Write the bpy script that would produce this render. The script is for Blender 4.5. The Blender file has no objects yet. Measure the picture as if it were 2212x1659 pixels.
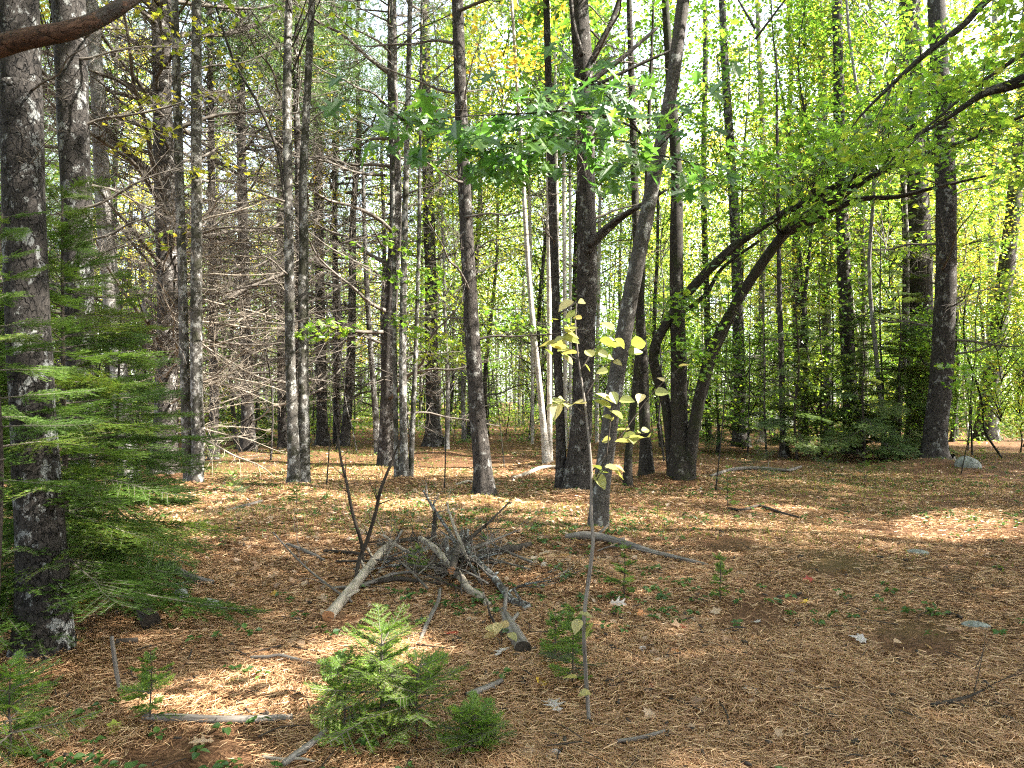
import bpy, math, random
import numpy as np
from mathutils import Vector, Matrix, Euler

C = bpy.context.scene.collection
SC = bpy.context.scene
R = math.radians
# ------------------------------------------------------------------ camera, sky, sun, exposure
W, H, F, CAMZ = 2212.0, 1659.0, 1534.0, 1.6
PITCH = math.atan((860 - 829.5) / F)
cam = bpy.data.cameras.new('camera')
cam.sensor_width = 36.0
cam.lens = 36.0 * F / W
cam.clip_start, cam.clip_end = 0.05, 1000
camo = bpy.data.objects.new('camera', cam)
C.objects.link(camo)
camo.location = (0, 0, CAMZ)
camo.rotation_euler = (math.pi / 2 + PITCH, 0, 0)
SC.camera = camo

SUN_EL, SUN_AZ = R(42), R(-9)             # azimuth measured from +X towards +Y
LS = np.array([math.cos(SUN_EL) * math.cos(SUN_AZ), math.cos(SUN_EL) * math.sin(SUN_AZ), math.sin(SUN_EL)])
world = bpy.data.worlds.new('World')
SC.world = world
world.use_nodes = True
wn = world.node_tree
bg = wn.nodes.get('Background') or wn.nodes.new('ShaderNodeBackground')
wo = wn.nodes.get('World Output') or wn.nodes.new('ShaderNodeOutputWorld')
wn.links.new(bg.outputs[0], wo.inputs[0])
sky = wn.nodes.new('ShaderNodeTexSky')
sky.sky_type = 'NISHITA'
sky.sun_disc = False
sky.sun_elevation = SUN_EL
sky.sun_rotation = math.pi / 2 - SUN_AZ
sky.dust_density = 2.0
hsv = wn.nodes.new('ShaderNodeHueSaturation')          # thin high cloud: a whiter sky than clear blue
hsv.inputs['Saturation'].default_value = .5
wn.links.new(sky.outputs[0], hsv.inputs['Color'])
wn.links.new(hsv.outputs[0], bg.inputs[0])
bg.inputs[1].default_value = 0.15
sun = bpy.data.lights.new('sun', 'SUN')
sun.energy = 5.0
sun.angle = R(0.5)
sun.color = (1.0, 0.94, 0.84)
suno = bpy.data.objects.new('sun', sun)
C.objects.link(suno)
suno.rotation_euler = Vector(LS).to_track_quat('Z', 'Y').to_euler()
SC.view_settings.view_transform = 'Standard'
SC.view_settings.look = 'None'
SC.view_settings.gamma = 1.0
SC.view_settings.exposure = 2.8
SC.render.engine = 'CYCLES'
cy = SC.cycles
cy.max_bounces, cy.diffuse_bounces, cy.glossy_bounces, cy.transmission_bounces = 6, 4, 1, 4
cy.use_denoising = False
SC.cycles.pixel_filter_type = 'BLACKMAN_HARRIS'
SC.cycles.filter_width = 1.15
cy.sample_clamp_indirect = 6.0
cy.caustics_reflective = cy.caustics_refractive = False

# ------------------------------------------------------------------ pixel <-> place
CA, SA = math.cos(PITCH), math.sin(PITCH)
def ray(px, py):
    x, z = (px - W / 2) / F, (H / 2 - py) / F
    return np.array([x, CA - z * SA, SA + z * CA])
def at(px, py, Y):
    d = ray(px, py)
    return np.array([0, 0, CAMZ]) + d * (Y / d[1])
def proj(P):
    P = np.asarray(P, float).reshape(-1, 3)
    q = P - np.array([0, 0, CAMZ])
    yc = q[:, 1] * CA + q[:, 2] * SA
    zc = -q[:, 1] * SA + q[:, 2] * CA
    yc = np.where(yc < 0.05, 0.05, yc)
    return W / 2 + F * q[:, 0] / yc, H / 2 - F * zc / yc, q[:, 1]

_rs = np.random.default_rng(5)
def waves(n, f0, f1, dim=2, seed=1):
    r = np.random.default_rng(seed)
    k = r.normal(size=(n, dim)); k /= np.linalg.norm(k, axis=1)[:, None]
    k *= r.uniform(f0, f1, n)[:, None]
    return k, r.uniform(0, 6.28, n)
def wave_eval(w, P):
    k, ph = w
    return np.sin(P @ k.T + ph).sum(1) / math.sqrt(len(ph))
W_LOW, W_MID, W_HI = waves(7, .25, .7, seed=2), waves(9, 1.2, 2.8, seed=3), waves(10, 5, 11, seed=4)
MOUNDS = []          # x, y, radius, height
def terrain(x, y):
    P = np.stack([np.asarray(x, float).ravel(), np.asarray(y, float).ravel()], 1)
    r = np.hypot(P[:, 0], P[:, 1])
    z = .045 * wave_eval(W_LOW, P) + .018 * wave_eval(W_MID, P) + .006 * wave_eval(W_HI, P) * (r < 30)
    for mx, my, mr, mh in MOUNDS:
        z += mh * np.exp(-((P[:, 0] - mx) ** 2 + (P[:, 1] - my) ** 2) / mr ** 2)
    return z
def tz(x, y): return float(terrain([x], [y])[0])
def gp(px, py, dz=0.0):
    d = ray(px, py)
    t0 = 1.0
    o = np.array([0, 0, CAMZ])
    prev = t0
    t = t0
    while t < 120:
        p = o + d * t
        if p[2] <= tz(p[0], p[1]) + dz:
            a, b = prev, t
            for _ in range(14):
                m = (a + b) / 2; p = o + d * m
                if p[2] <= tz(p[0], p[1]) + dz: b = m
                else: a = m
            return o + d * b
        prev = t; t *= 1.02
    return o + d * 60
for a, b, mr, mh in [(1195, 1240, .42, .13), (1445, 1040, .75, .16), (935, 985, .9, .12), (1245, 1075, .5, .10),
                     (1045, 1088, .45, .10), (690, 985, .9, .12), (2015, 1005, 1.0, .16), (640, 1060, .55, .12), (90, 1445, .4, .10), (412, 1055, .5, .12), (817, 992, .5, .1), (873, 1045, .5, .11), (1181, 1008, .6, .12), (1480, 1015, .8, .14), (1396, 1010, .5, .1),
                     (1601, 950, .8, .12), (1694, 985, .5, .1), (1292, 1162, .33, .09), (355, 1030, .7, .14), (172, 1212, .45, .09), (537, 985, .7, .12), (1720, 1060, 1.2, .1), (560, 1130, .9, .1), (330, 1180, .8, .08), (1650, 1180, .9, .05), (1500, 1420, .5, .04), (620, 1500, .45, .04)]:
    p = gp(a, b); MOUNDS.append((p[0], p[1], mr, mh))

# ------------------------------------------------------------------ mesh helpers
class MB:
    def __init__(s): s.V, s.P, s.B, s.M, s.n = [], [], [], [], 0
    def add(s, V, polys, bk=None, mat=0):
        V = np.asarray(V, float)
        s.V.append(V); s.B.append(np.zeros_like(V) if bk is None else bk)
        for p in polys:
            p = np.asarray(p, np.int64)
            if p.size == 0: continue
            s.P.append(p + s.n); s.M.append(np.full(len(p), mat, np.int32))
        s.n += len(V)
    def mesh(s, name, mats, smooth=False, origin=None):
        V = np.concatenate(s.V)
        B = np.concatenate(s.B)
        if origin is not None: V = V - np.asarray(origin)
        me = bpy.data.meshes.new(name)
        me.vertices.add(len(V)); me.vertices.foreach_set('co', V.astype(np.float32).ravel())
        cnt = np.concatenate([np.full(len(p), p.shape[1], np.int64) for p in s.P])
        idx = np.concatenate([p.ravel() for p in s.P])
        me.loops.add(len(idx)); me.loops.foreach_set('vertex_index', idx.astype(np.int32))
        me.polygons.add(len(cnt))
        st = np.zeros(len(cnt), np.int64); st[1:] = np.cumsum(cnt)[:-1]
        me.polygons.foreach_set('loop_start', st.astype(np.int32))
        me.polygons.foreach_set('material_index', np.concatenate(s.M))
        me.polygons.foreach_set('use_smooth', np.full(len(cnt), smooth))
        at_ = me.attributes.new('bk', 'FLOAT_VECTOR', 'POINT')
        at_.data.foreach_set('vector', B.astype(np.float32).ravel())
        for m in (mats if isinstance(mats, (list, tuple)) else [mats]): me.materials.append(m)
        me.update(calc_edges=True)
        return me

def obj(name, me, parent=None, loc=(0, 0, 0), rot=None, scale=None):
    o = bpy.data.objects.new(name, me); C.objects.link(o)
    if parent is not None: o.parent = parent
    o.location = loc
    if rot is not None: o.rotation_euler = rot
    if scale is not None: o.scale = (scale,) * 3 if isinstance(scale, (int, float)) else scale
    return o
def tag(o, label=None, cat=None, group=None, kind=None):
    if label: o['label'] = label
    if cat: o['category'] = cat
    if group: o['group'] = group
    if kind: o['kind'] = kind
    return o
def thing(name, label, cat, loc, group=None):
    o = obj(name, None, loc=tuple(loc)); o.empty_display_size = .1
    return tag(o, label, cat, group)

def catmull(P, seg):
    P = np.asarray(P, float)
    if len(P) < 3:
        t = np.linspace(0, 1, seg + 1)[:, None]
        return P[0] * (1 - t) + P[-1] * t
    Q = np.vstack([2 * P[0] - P[1], P, 2 * P[-1] - P[-2]])
    out = []
    n = len(P) - 1
    for u in np.linspace(0, n - 1e-6, seg + 1):
        i = int(u); t = u - i
        a, b, c, d = Q[i:i + 4]
        out.append(.5 * ((2 * b) + (c - a) * t + (2 * a - 5 * b + 4 * c - d) * t * t + (3 * b - a - 3 * c + d) * t ** 3))
    return np.array(out)
def tube(path, rad, sides=6, seg=None, noise=0.0, flare=0.0, seed=0, cap=True, fl_len=.3):
    flare *= 1.35
    r = np.random.default_rng(seed)
    path = np.asarray(path, float); rad = np.atleast_1d(np.asarray(rad, float))
    if seg: 
        k = np.linspace(0, 1, len(path)) if len(rad) == len(path) else np.linspace(0, 1, len(rad))
        P = catmull(path, seg)
        rr = np.interp(np.linspace(0, 1, len(P)), k, rad)
    else:
        P = path; rr = np.interp(np.linspace(0, 1, len(P)), np.linspace(0, 1, len(rad)), rad)
    T = np.gradient(P, axis=0); T /= np.linalg.norm(T, axis=1)[:, None] + 1e-9
    S = np.concatenate([[0], np.cumsum(np.linalg.norm(np.diff(P, axis=0), axis=1))])
    a = np.array([1., 0, 0]) if abs(T[0][0]) < .9 else np.array([0, 1., 0])
    u = a - T[0] * (a @ T[0]); u /= np.linalg.norm(u)
    th = np.linspace(0, 2 * math.pi, sides, endpoint=False)
    V, B = [], []
    ph = r.uniform(0, 6.28, 8)
    lobes = r.integers(4, 7)
    for i in range(len(P)):
        u = u - T[i] * (u @ T[i]); u /= np.linalg.norm(u) + 1e-9
        v = np.cross(T[i], u)
        m = np.ones(sides)
        if noise:
            s = S[i]
            m += noise * (.5 * np.sin(2 * th + ph[0] + s * 1.3) + .35 * np.sin(3 * th + ph[1] - s * 2.7) + .3 * np.sin(5 * th + ph[2] + 5 * s) + .3 * np.sin(th + ph[3]) * np.sin(s * 4 + ph[4]) + .25 * np.sin(9 * s + ph[5]))
        if flare:
            m += flare * math.exp(-S[i] / fl_len) * (.75 + .45 * np.cos(lobes * th + ph[6]) + .2 * np.cos(3 * th + ph[7]))
        q = rr[i] * m
        V.append(P[i] + np.outer(np.cos(th) * q, u) + np.outer(np.sin(th) * q, v))
        B.append(np.stack([np.cos(th) * rr[i], np.sin(th) * rr[i], np.full(sides, S[i])], 1))
    V, B = np.concatenate(V), np.concatenate(B)
    n = len(P)
    i, j = np.meshgrid(np.arange(n - 1), np.arange(sides), indexing='ij')
    A = i * sides + j; Bq = i * sides + (j + 1) % sides
    quads = np.stack([A, Bq, Bq + sides, A + sides], -1).reshape(-1, 4)
    polys = [quads]
    if cap:
        polys.append(np.arange((n - 1) * sides, n * sides)[None])
        polys.append(np.arange(sides)[::-1][None])
    return V, polys, B

def shape_sym(half, fold=.12):
    """outline of one half (x>=0) of a leaf -> k x 3 points and two polygons sharing the midrib"""
    h = np.array(half, float)
    pts = [(x, y, fold * x - .18 * y * y) for x, y in h]
    inner = [(-x, y, fold * x - .18 * y * y) for x, y in h[1:-1]]
    pts = np.array(pts + inner)
    n = len(h)
    right = list(range(n))
    left = [n - 1] + [n + i for i in range(n - 3, -1, -1)] + [0]
    return pts, [np.array(right)[None], np.array(left)[None]]
KITE = shape_sym([(0, 0), (.36, .42), (0, 1)], .25)
MAPLE = shape_sym([(0, 0), (.26, -.06), (.24, .1), (.55, .26), (.36, .38), (.42, .56), (.2, .5), (.13, .66), (0, 1)], .15)
OAK = shape_sym([(0, 0), (.05, .08), (.24, .16), (.1, .27), (.13, .36), (.5, .5), (.17, .54), (.18, .64), (.42, .82), (.12, .78), (.09, .88), (0, 1)], .14)
OVATE = shape_sym([(0, 0), (.2, .06), (.36, .26), (.37, .48), (.26, .72), (.1, .9), (0, 1)], .32)

def leaves(mb, shape, cen, nrm, size, rng, mat=0, heading=None):
    pts, polys = shape
    N = len(cen)
    if N == 0: return
    nrm = nrm / (np.linalg.norm(nrm, axis=1)[:, None] + 1e-9)
    a = heading if heading is not None else rng.normal(size=(N, 3))
    v = a - nrm * (a * nrm).sum(1)[:, None]; v /= np.linalg.norm(v, axis=1)[:, None] + 1e-9
    u = np.cross(v, nrm)
    s = np.broadcast_to(np.asarray(size, float), (N,))[:, None, None]
    V = cen[:, None] + s * (pts[None, :, 0:1] * u[:, None] + pts[None, :, 1:2] * v[:, None] + pts[None, :, 2:3] * nrm[:, None])
    k = len(pts)
    off = (np.arange(N) * k)[:, None]
    mb.add(V.reshape(-1, 3), [p + off for p in polys], mat=mat)
def sprays(cen, per, rad, rng, flat=.22, tilt=.55, droop=0.0):
    """leaf points and normals: each spray is a shallow layered disc of leaves"""
    cen = np.asarray(cen, float).reshape(-1, 3)
    n = len(cen)
    rr = rad * rng.uniform(.6, 1.25, n)[:, None]
    a = rng.uniform(0, 6.283, (n, per)); q = np.sqrt(rng.uniform(0, 1, (n, per))) * rr
    tl = rng.normal(0, .28, (n, 2))
    x, y = q * np.cos(a), q * np.sin(a)
    z = rng.normal(0, flat, (n, per)) * rr + x * tl[:, :1] + y * tl[:, 1:] - droop * q * q / rr
    P = cen[:, None] + np.stack([x, y, z], -1)
    N = np.stack([rng.normal(0, tilt, (n, per)), rng.normal(0, tilt, (n, per)), np.ones((n, per))], -1)
    return P.reshape(-1, 3), N.reshape(-1, 3)

# ------------------------------------------------------------------ materials
def nodes_of(name):
    m = bpy.data.materials.new(name); m.use_nodes = True
    nt = m.node_tree; nt.nodes.clear()
    return m, nt, lambda t, **k: _node(nt, t, k)
def _node(nt, t, k):
    n = nt.nodes.new(t)
    for a, b in k.items():
        if a.startswith('i_'): n.inputs[int(a[2:])].default_value = b
        else: setattr(n, a, b)
    return n
def ramp(nd, stops, interp='LINEAR'):
    r = nd('ShaderNodeValToRGB'); e = r.color_ramp; e.interpolation = interp
    while len(e.elements) > 1: e.elements.remove(e.elements[-1])
    e.elements[0].position, e.elements[0].color = stops[0][0], (*stops[0][1], 1)
    for p, c in stops[1:]:
        x = e.elements.new(p); x.color = (*c, 1)
    return r
def g3(v): return (v, v, v)

def leaf_mat(name, stops, trans=.5, gloss=.06, rough=.4, tboost=1.9):
    m, nt, nd = nodes_of(name); L = nt.links.new
    geo = nd('ShaderNodeNewGeometry'); oi = nd('ShaderNodeObjectInfo')
    mix = nd('ShaderNodeMath', operation='MULTIPLY_ADD'); mix.inputs[1].default_value = .35; 
    sub = nd('ShaderNodeMath', operation='MULTIPLY_ADD'); sub.inputs[1].default_value = .65
    L(oi.outputs['Random'], mix.inputs[0]); mix.inputs[2].default_value = 0
    L(geo.outputs['Random Per Island'], sub.inputs[0]); L(mix.outputs[0], sub.inputs[2])
    r = ramp(nd, stops); L(sub.outputs[0], r.inputs[0])
    d = nd('ShaderNodeBsdfDiffuse'); t = nd('ShaderNodeBsdfTranslucent'); g = nd('ShaderNodeBsdfGlossy'); g.inputs['Roughness'].default_value = rough
    L(r.outputs[0], d.inputs[0])
    br = nd('ShaderNodeMixRGB', blend_type='MULTIPLY'); br.inputs[0].default_value = 1; br.inputs[2].default_value = (tboost * 1.05, tboost, tboost * .55, 1)
    L(r.outputs[0], br.inputs[1]); L(br.outputs[0], t.inputs[0])
    a = nd('ShaderNodeMixShader'); a.inputs[0].default_value = trans; L(d.outputs[0], a.inputs[1]); L(t.outputs[0], a.inputs[2])
    b = nd('ShaderNodeMixShader'); b.inputs[0].default_value = gloss; L(a.outputs[0], b.inputs[1]); L(g.outputs[0], b.inputs[2])
    o = nd('ShaderNodeOutputMaterial'); L(b.outputs[0], o.inputs[0])
    return m

def bark_mat(name, dark, mid, lichen, lichen_amt=.5, furrow=1.0, fscale=38, zs=.3, bump=.6, patch=6.0, moss=None, bands=0.0):
    m, nt, nd = nodes_of(name); L = nt.links.new
    at_ = nd('ShaderNodeAttribute', attribute_name='bk')
    oi = nd('ShaderNodeObjectInfo')
    add = nd('ShaderNodeVectorMath', operation='ADD'); sc = nd('ShaderNodeVectorMath', operation='SCALE'); sc.inputs['Scale'].default_value = 37.0
    cx = nd('ShaderNodeCombineXYZ'); L(oi.outputs['Random'], cx.inputs[2]); L(oi.outputs['Random'], cx.inputs[0]); L(cx.outputs[0], sc.inputs[0])
    L(at_.outputs['Vector'], add.inputs[0]); L(sc.outputs[0], add.inputs[1])
    nz = nd('ShaderNodeTexNoise'); nz.inputs['Scale'].default_value = 9; nz.inputs['Detail'].default_value = 3
    L(add.outputs[0], nz.inputs['Vector'])
    dis = nd('ShaderNodeMixRGB', blend_type='LINEAR_LIGHT'); dis.inputs[0].default_value = .06
    L(add.outputs[0], dis.inputs[1]); L(nz.outputs['Color'], dis.inputs[2])
    mp = nd('ShaderNodeMapping'); mp.inputs['Scale'].default_value = (1, 1, zs); L(dis.outputs[0], mp.inputs['Vector'])
    vo = nd('ShaderNodeTexVoronoi', feature='DISTANCE_TO_EDGE'); vo.inputs['Scale'].default_value = fscale; L(mp.outputs[0], vo.inputs['Vector'])
    fr = nd('ShaderNodeMapRange'); fr.inputs['From Min'].default_value = .0; fr.inputs['From Max'].default_value = .11
    vo2 = nd('ShaderNodeTexVoronoi', feature='DISTANCE_TO_EDGE'); vo2.inputs['Scale'].default_value = fscale * 2.3; L(mp.outputs[0], vo2.inputs['Vector'])
    crk = nd('ShaderNodeTexNoise'); crk.inputs['Scale'].default_value = 14; crk.inputs['Detail'].default_value = 4; L(add.outputs[0], crk.inputs['Vector'])
    cof = nd('ShaderNodeMath', operation='MULTIPLY_ADD'); cof.inputs[1].default_value = .34; cof.inputs[2].default_value = -.15; L(crk.outputs[0], cof.inputs[0])
    v2s = nd('ShaderNodeMath', operation='MULTIPLY_ADD'); v2s.inputs[1].default_value = .22; L(vo2.outputs['Distance'], v2s.inputs[0]); L(cof.outputs[0], v2s.inputs[2])
    vsum = nd('ShaderNodeMath', operation='ADD'); L(vo.outputs['Distance'], vsum.inputs[0]); L(v2s.outputs[0], vsum.inputs[1])
    L(vsum.outputs[0], fr.inputs['Value'])
    fine = nd('ShaderNodeTexNoise'); fine.inputs['Scale'].default_value = 55; fine.inputs['Detail'].default_value = 5; fine.inputs['Roughness'].default_value = .7
    L(mp.outputs[0], fine.inputs['Vector'])
    base = ramp(nd, [(.3, tuple(c * .6 for c in dark)), (.5, tuple(c * .8 for c in mid)), (.7, tuple(min(1, c * 1.5) for c in mid))]); L(fine.outputs[0], base.inputs[0])
    col = nd('ShaderNodeMixRGB'); L(fr.outputs[0], col.inputs[0]); col.inputs[1].default_value = (*dark, 1); L(base.outputs[0], col.inputs[2])
    if furrow < 1:
        f2 = nd('ShaderNodeMath', operation='MULTIPLY_ADD'); f2.inputs[1].default_value = furrow; f2.inputs[2].default_value = 1 - furrow
        L(fr.outputs[0], f2.inputs[0]); L(f2.outputs[0], col.inputs[0])
    # lichen blotches
    ln = nd('ShaderNodeTexNoise'); ln.inputs['Scale'].default_value = patch; ln.inputs['Detail'].default_value = 6; ln.inputs['Roughness'].default_value = .72
    mp2 = nd('ShaderNodeMapping'); mp2.inputs['Scale'].default_value = (1, 1, .75); L(add.outputs[0], mp2.inputs['Vector']); L(mp2.outputs[0], ln.inputs['Vector'])
    lo = .64 - .2 * lichen_amt
    lr = ramp(nd, [(lo, g3(0)), (lo + .03, g3(1))]); L(ln.outputs[0], lr.inputs[0])
    lmix = nd('ShaderNodeMixRGB'); L(col.outputs[0], lmix.inputs[1]); 
    lc = ramp(nd, [(.35, tuple(c * .72 for c in lichen)), (.65, lichen)]); L(fine.outputs[0], lc.inputs[0]); L(lc.outputs[0], lmix.inputs[2])
    lf = nd('ShaderNodeMath', operation='MULTIPLY'); L(lr.outputs[0], lf.inputs[0]); L(fr.outputs[0], lf.inputs[1])
    L(lf.outputs[0], lmix.inputs[0])
    out = lmix.outputs[0]
    if bands:
        bw = nd('ShaderNodeTexNoise'); bw.inputs['Scale'].default_value = 9; bw.inputs['Detail'].default_value = 3
        mp3 = nd('ShaderNodeMapping'); mp3.inputs['Scale'].default_value = (.7, .7, 6); L(add.outputs[0], mp3.inputs['Vector']); L(mp3.outputs[0], bw.inputs['Vector'])
        brp = ramp(nd, [(.58, g3(0)), (.66, g3(bands))]); L(bw.outputs[0], brp.inputs[0])
        bm = nd('ShaderNodeMixRGB'); L(brp.outputs[0], bm.inputs[0]); L(out, bm.inputs[1]); bm.inputs[2].default_value = (*dark, 1); out = bm.outputs[0]
    if moss:
        mn = nd('ShaderNodeTexNoise'); mn.inputs['Scale'].default_value = 3.1; mn.inputs['Detail'].default_value = 7; mn.inputs['Roughness'].default_value = .7; L(add.outputs[0], mn.inputs['Vector'])
        mr = ramp(nd, [(.52, g3(0)), (.58, g3(.9))]); L(mn.outputs[0], mr.inputs[0])
        mm = nd('ShaderNodeMixRGB'); L(mr.outputs[0], mm.inputs[0]); L(out, mm.inputs[1]); mm.inputs[2].default_value = (*moss, 1); out = mm.outputs[0]
    d = nd('ShaderNodeBsdfPrincipled'); d.inputs['Roughness'].default_value = .9
    d.inputs['Specular IOR Level'].default_value = .2
    L(out, d.inputs['Base Color'])
    hs = nd('ShaderNodeMath', operation='MULTIPLY_ADD'); hs.inputs[1].default_value = .35; L(fine.outputs[0], hs.inputs[0]); L(fr.outputs[0], hs.inputs[2])
    bu = nd('ShaderNodeBump'); bu.inputs['Strength'].default_value = bump; bu.inputs['Distance'].default_value = .02; L(hs.outputs[0], bu.inputs['Height'])
    L(bu.outputs[0], d.inputs['Normal'])
    o = nd('ShaderNodeOutputMaterial'); L(d.outputs[0], o.inputs[0])
    return m

def plain_mat(name, c0, c1, scale=20, rough=.85, bump=.2, stretch=(1, 1, 1), coord='bk', island=False):
    m, nt, nd = nodes_of(name); L = nt.links.new
    if coord == 'bk':
        a = nd('ShaderNodeAttribute', attribute_name='bk'); src = a.outputs['Vector']
    else:
        a = nd('ShaderNodeTexCoord'); src = a.outputs['Object']
    mp = nd('ShaderNodeMapping'); mp.inputs['Scale'].default_value = stretch; L(src, mp.inputs[0])
    n = nd('ShaderNodeTexNoise'); n.inputs['Scale'].default_value = scale; n.inputs['Detail'].default_value = 6; n.inputs['Roughness'].default_value = .65; L(mp.outputs[0], n.inputs['Vector'])
    r = ramp(nd, [(.32, c0), (.68, c1)])
    if island:
        g = nd('ShaderNodeNewGeometry'); L(g.outputs['Random Per Island'], r.inputs[0])
    else: L(n.outputs[0], r.inputs[0])
    d = nd('ShaderNodeBsdfPrincipled'); d.inputs['Roughness'].default_value = rough; d.inputs['Specular IOR Level'].default_value = .25
    L(r.outputs[0], d.inputs['Base Color'])
    if bump:
        b = nd('ShaderNodeBump'); b.inputs['Strength'].default_value = bump; b.inputs['Distance'].default_value = .01; L(n.outputs[0], b.inputs['Height']); L(b.outputs[0], d.inputs['Normal'])
    o = nd('ShaderNodeOutputMaterial'); L(d.outputs[0], o.inputs[0])
    return m

M = {}
M['pine_lichen'] = bark_mat('lichened_pine_bark', (.007, .006, .0055), (.032, .028, .025), (.17, .175, .17), .42, fscale=30, zs=.4, bump=1.0, patch=9)
M['pine'] = bark_mat('furrowed_pine_bark', (.009, .0075, .006), (.055, .047, .041), (.21, .205, .19), .36, fscale=34, zs=.28, bump=1.0, patch=7)
M['pine_grey'] = bark_mat('grey_pine_bark', (.010, .0085, .007), (.060, .052, .046), (.25, .24, .225), .45, fscale=34, zs=.25, bump=.9, patch=6)
M['birch'] = bark_mat('pale_grey_smooth_bark', (.03, .027, .024), (.17, .158, .145), (.33, .325, .31), .5, furrow=.15, fscale=20, zs=.5, bump=.25, patch=5, bands=.75)
M['pale'] = bark_mat('pale_young_bark', (.09, .08, .065), (.40, .36, .31), (.56, .54, .50), .5, furrow=.12, fscale=20, zs=.5, bump=.2, patch=5, bands=.55)
M['mossy'] = bark_mat('mossy_grey_bark', (.012, .011, .009), (.085, .077, .067), (.31, .30, .28), .6, furrow=.35, fscale=40, zs=.5, bump=.5, patch=9, moss=(.022, .022, .012))
M['maple'] = bark_mat('dark_maple_bark', (.009, .008, .007), (.042, .036, .030), (.16, .155, .135), .28, furrow=.6, fscale=45, zs=.3, bump=.7, patch=9, moss=(.03, .032, .016))
M['oak'] = bark_mat('smooth_oak_bark', (.02, .018, .016), (.085, .076, .067), (.30, .30, .285), .3, furrow=.3, fscale=40, zs=.45, bump=.5, patch=7, bands=.6)
M['twig'] = plain_mat('dead_twig_wood', (.04, .034, .028), (.19, .165, .14), 25, .9, .3, (1, 1, .3))
M['barewood'] = plain_mat('weathered_bare_wood', (.15, .125, .10), (.42, .36, .285), 30, .85, .4, (1, 1, .12))
M['graywood'] = plain_mat('grey_weathered_wood', (.06, .05, .042), (.23, .205, .18), 45, .9, .5, (1, 1, .08))
M['darkwood'] = plain_mat('damp_dark_wood', (.014, .011, .009), (.07, .056, .044), 35, .9, .5, (1, 1, .15))
M['lichenwood'] = bark_mat('lichened_dead_wood', (.02, .017, .015), (.085, .073, .063), (.33, .34, .33), .6, furrow=.4, fscale=50, zs=.4, bump=.6, patch=16)
M['redlimb'] = bark_mat('reddish_flaking_limb_bark', (.014, .010, .008), (.085, .048, .032), (.05, .042, .036), .6, furrow=.5, fscale=40, zs=.3, bump=.6, patch=5)
M['cut'] = plain_mat('sawn_wood_end', (.22, .09, .035), (.42, .21, .10), 30, .8, .1, coord='obj')
M['cutdark'] = plain_mat('dark_rotted_wood_end', (.012, .01, .008), (.06, .047, .035), 40, .9, .2, coord='obj')
M['rock'] = plain_mat('lichened_granite', (.07, .075, .065), (.30, .31, .28), 14, .9, .6, coord='obj')
G1 = [(0, (.055, .13, .02)), (.45, (.11, .22, .03)), (.75, (.19, .29, .04)), (1, (.32, .32, .05))]
G2 = [(0, (.085, .18, .025)), (.45, (.16, .26, .035)), (.75, (.27, .32, .045)), (.93, (.38, .33, .05)), (1, (.42, .24, .05))]
G3 = [(0, (.20, .29, .04)), (.45, (.32, .34, .05)), (.8, (.42, .33, .055)), (1, (.42, .21, .05))]
M['lgreen'] = leaf_mat('green_maple_leaf', G1, .5)
M['lmix'] = leaf_mat('turning_maple_leaf', G2, .5)
M['lyellow'] = leaf_mat('yellow_maple_leaf', G3, .5)
M['loak'] = leaf_mat('dark_oak_leaf', [(0, (.03, .085, .024)), (.5, (.055, .13, .03)), (.85, (.11, .20, .032)), (.97, (.17, .24, .035)), (1, (.38, .22, .03))], .6, .05, .35, 2.4)
M['lsap'] = leaf_mat('fading_yellow_leaf', [(0, (.14, .21, .05)), (.35, (.27, .29, .10)), (.75, (.44, .38, .20)), (1, (.40, .29, .15))], .45, .03, .4, 1.4)
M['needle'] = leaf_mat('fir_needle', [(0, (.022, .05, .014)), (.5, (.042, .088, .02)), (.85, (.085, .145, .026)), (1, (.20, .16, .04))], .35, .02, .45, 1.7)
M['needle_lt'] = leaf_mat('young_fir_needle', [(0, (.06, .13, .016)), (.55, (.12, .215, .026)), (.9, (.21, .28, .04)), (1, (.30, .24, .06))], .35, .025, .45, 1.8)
M['fir_mid'] = leaf_mat('sunlit_fir_needle', [(0, (.035, .075, .016)), (.5, (.065, .125, .024)), (.85, (.12, .18, .03)), (1, (.24, .2, .05))], .35, .02, .45, 1.8)  # lighter needle copy, some sun on the firs put into its colour
M['spruce'] = leaf_mat('spruce_needle', [(0, (.05, .09, .034)), (.6, (.11, .175, .05)), (.85, (.19, .24, .06)), (1, (.17, .10, .04))], .3, .03, .5, 1.5)
M['pineneedle'] = leaf_mat('pine_needle', [(0, (.05, .11, .035)), (.6, (.10, .18, .05)), (.9, (.17, .22, .06)), (1, (.32, .24, .06))], .4, .06, .4, 1.5)
M['litter'] = leaf_mat('fallen_pine_needle', [(0, (.05, .025, .013)), (.35, (.19, .092, .042)), (.7, (.42, .235, .115)), (1, (.66, .46, .265))], .12, .05, .5, 1.2)
M['dleaf'] = leaf_mat('dry_fallen_leaf', [(0, (.10, .055, .03)), (.35, (.24, .14, .08)), (.7, (.40, .28, .18)), (.9, (.50, .43, .37)), (1, (.42, .12, .04))], .2, .04)
M['herb'] = leaf_mat('low_herb_leaf', [(0, (.03, .07, .022)), (.5, (.05, .11, .026)), (.85, (.09, .16, .035)), (1, (.30, .28, .06))], .35, .03, .35, 1.5)
M['moss'] = leaf_mat('moss_blade', [(0, (.06, .09, .02)), (.5, (.15, .18, .04)), (1, (.32, .31, .09))], .3, .02)
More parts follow.
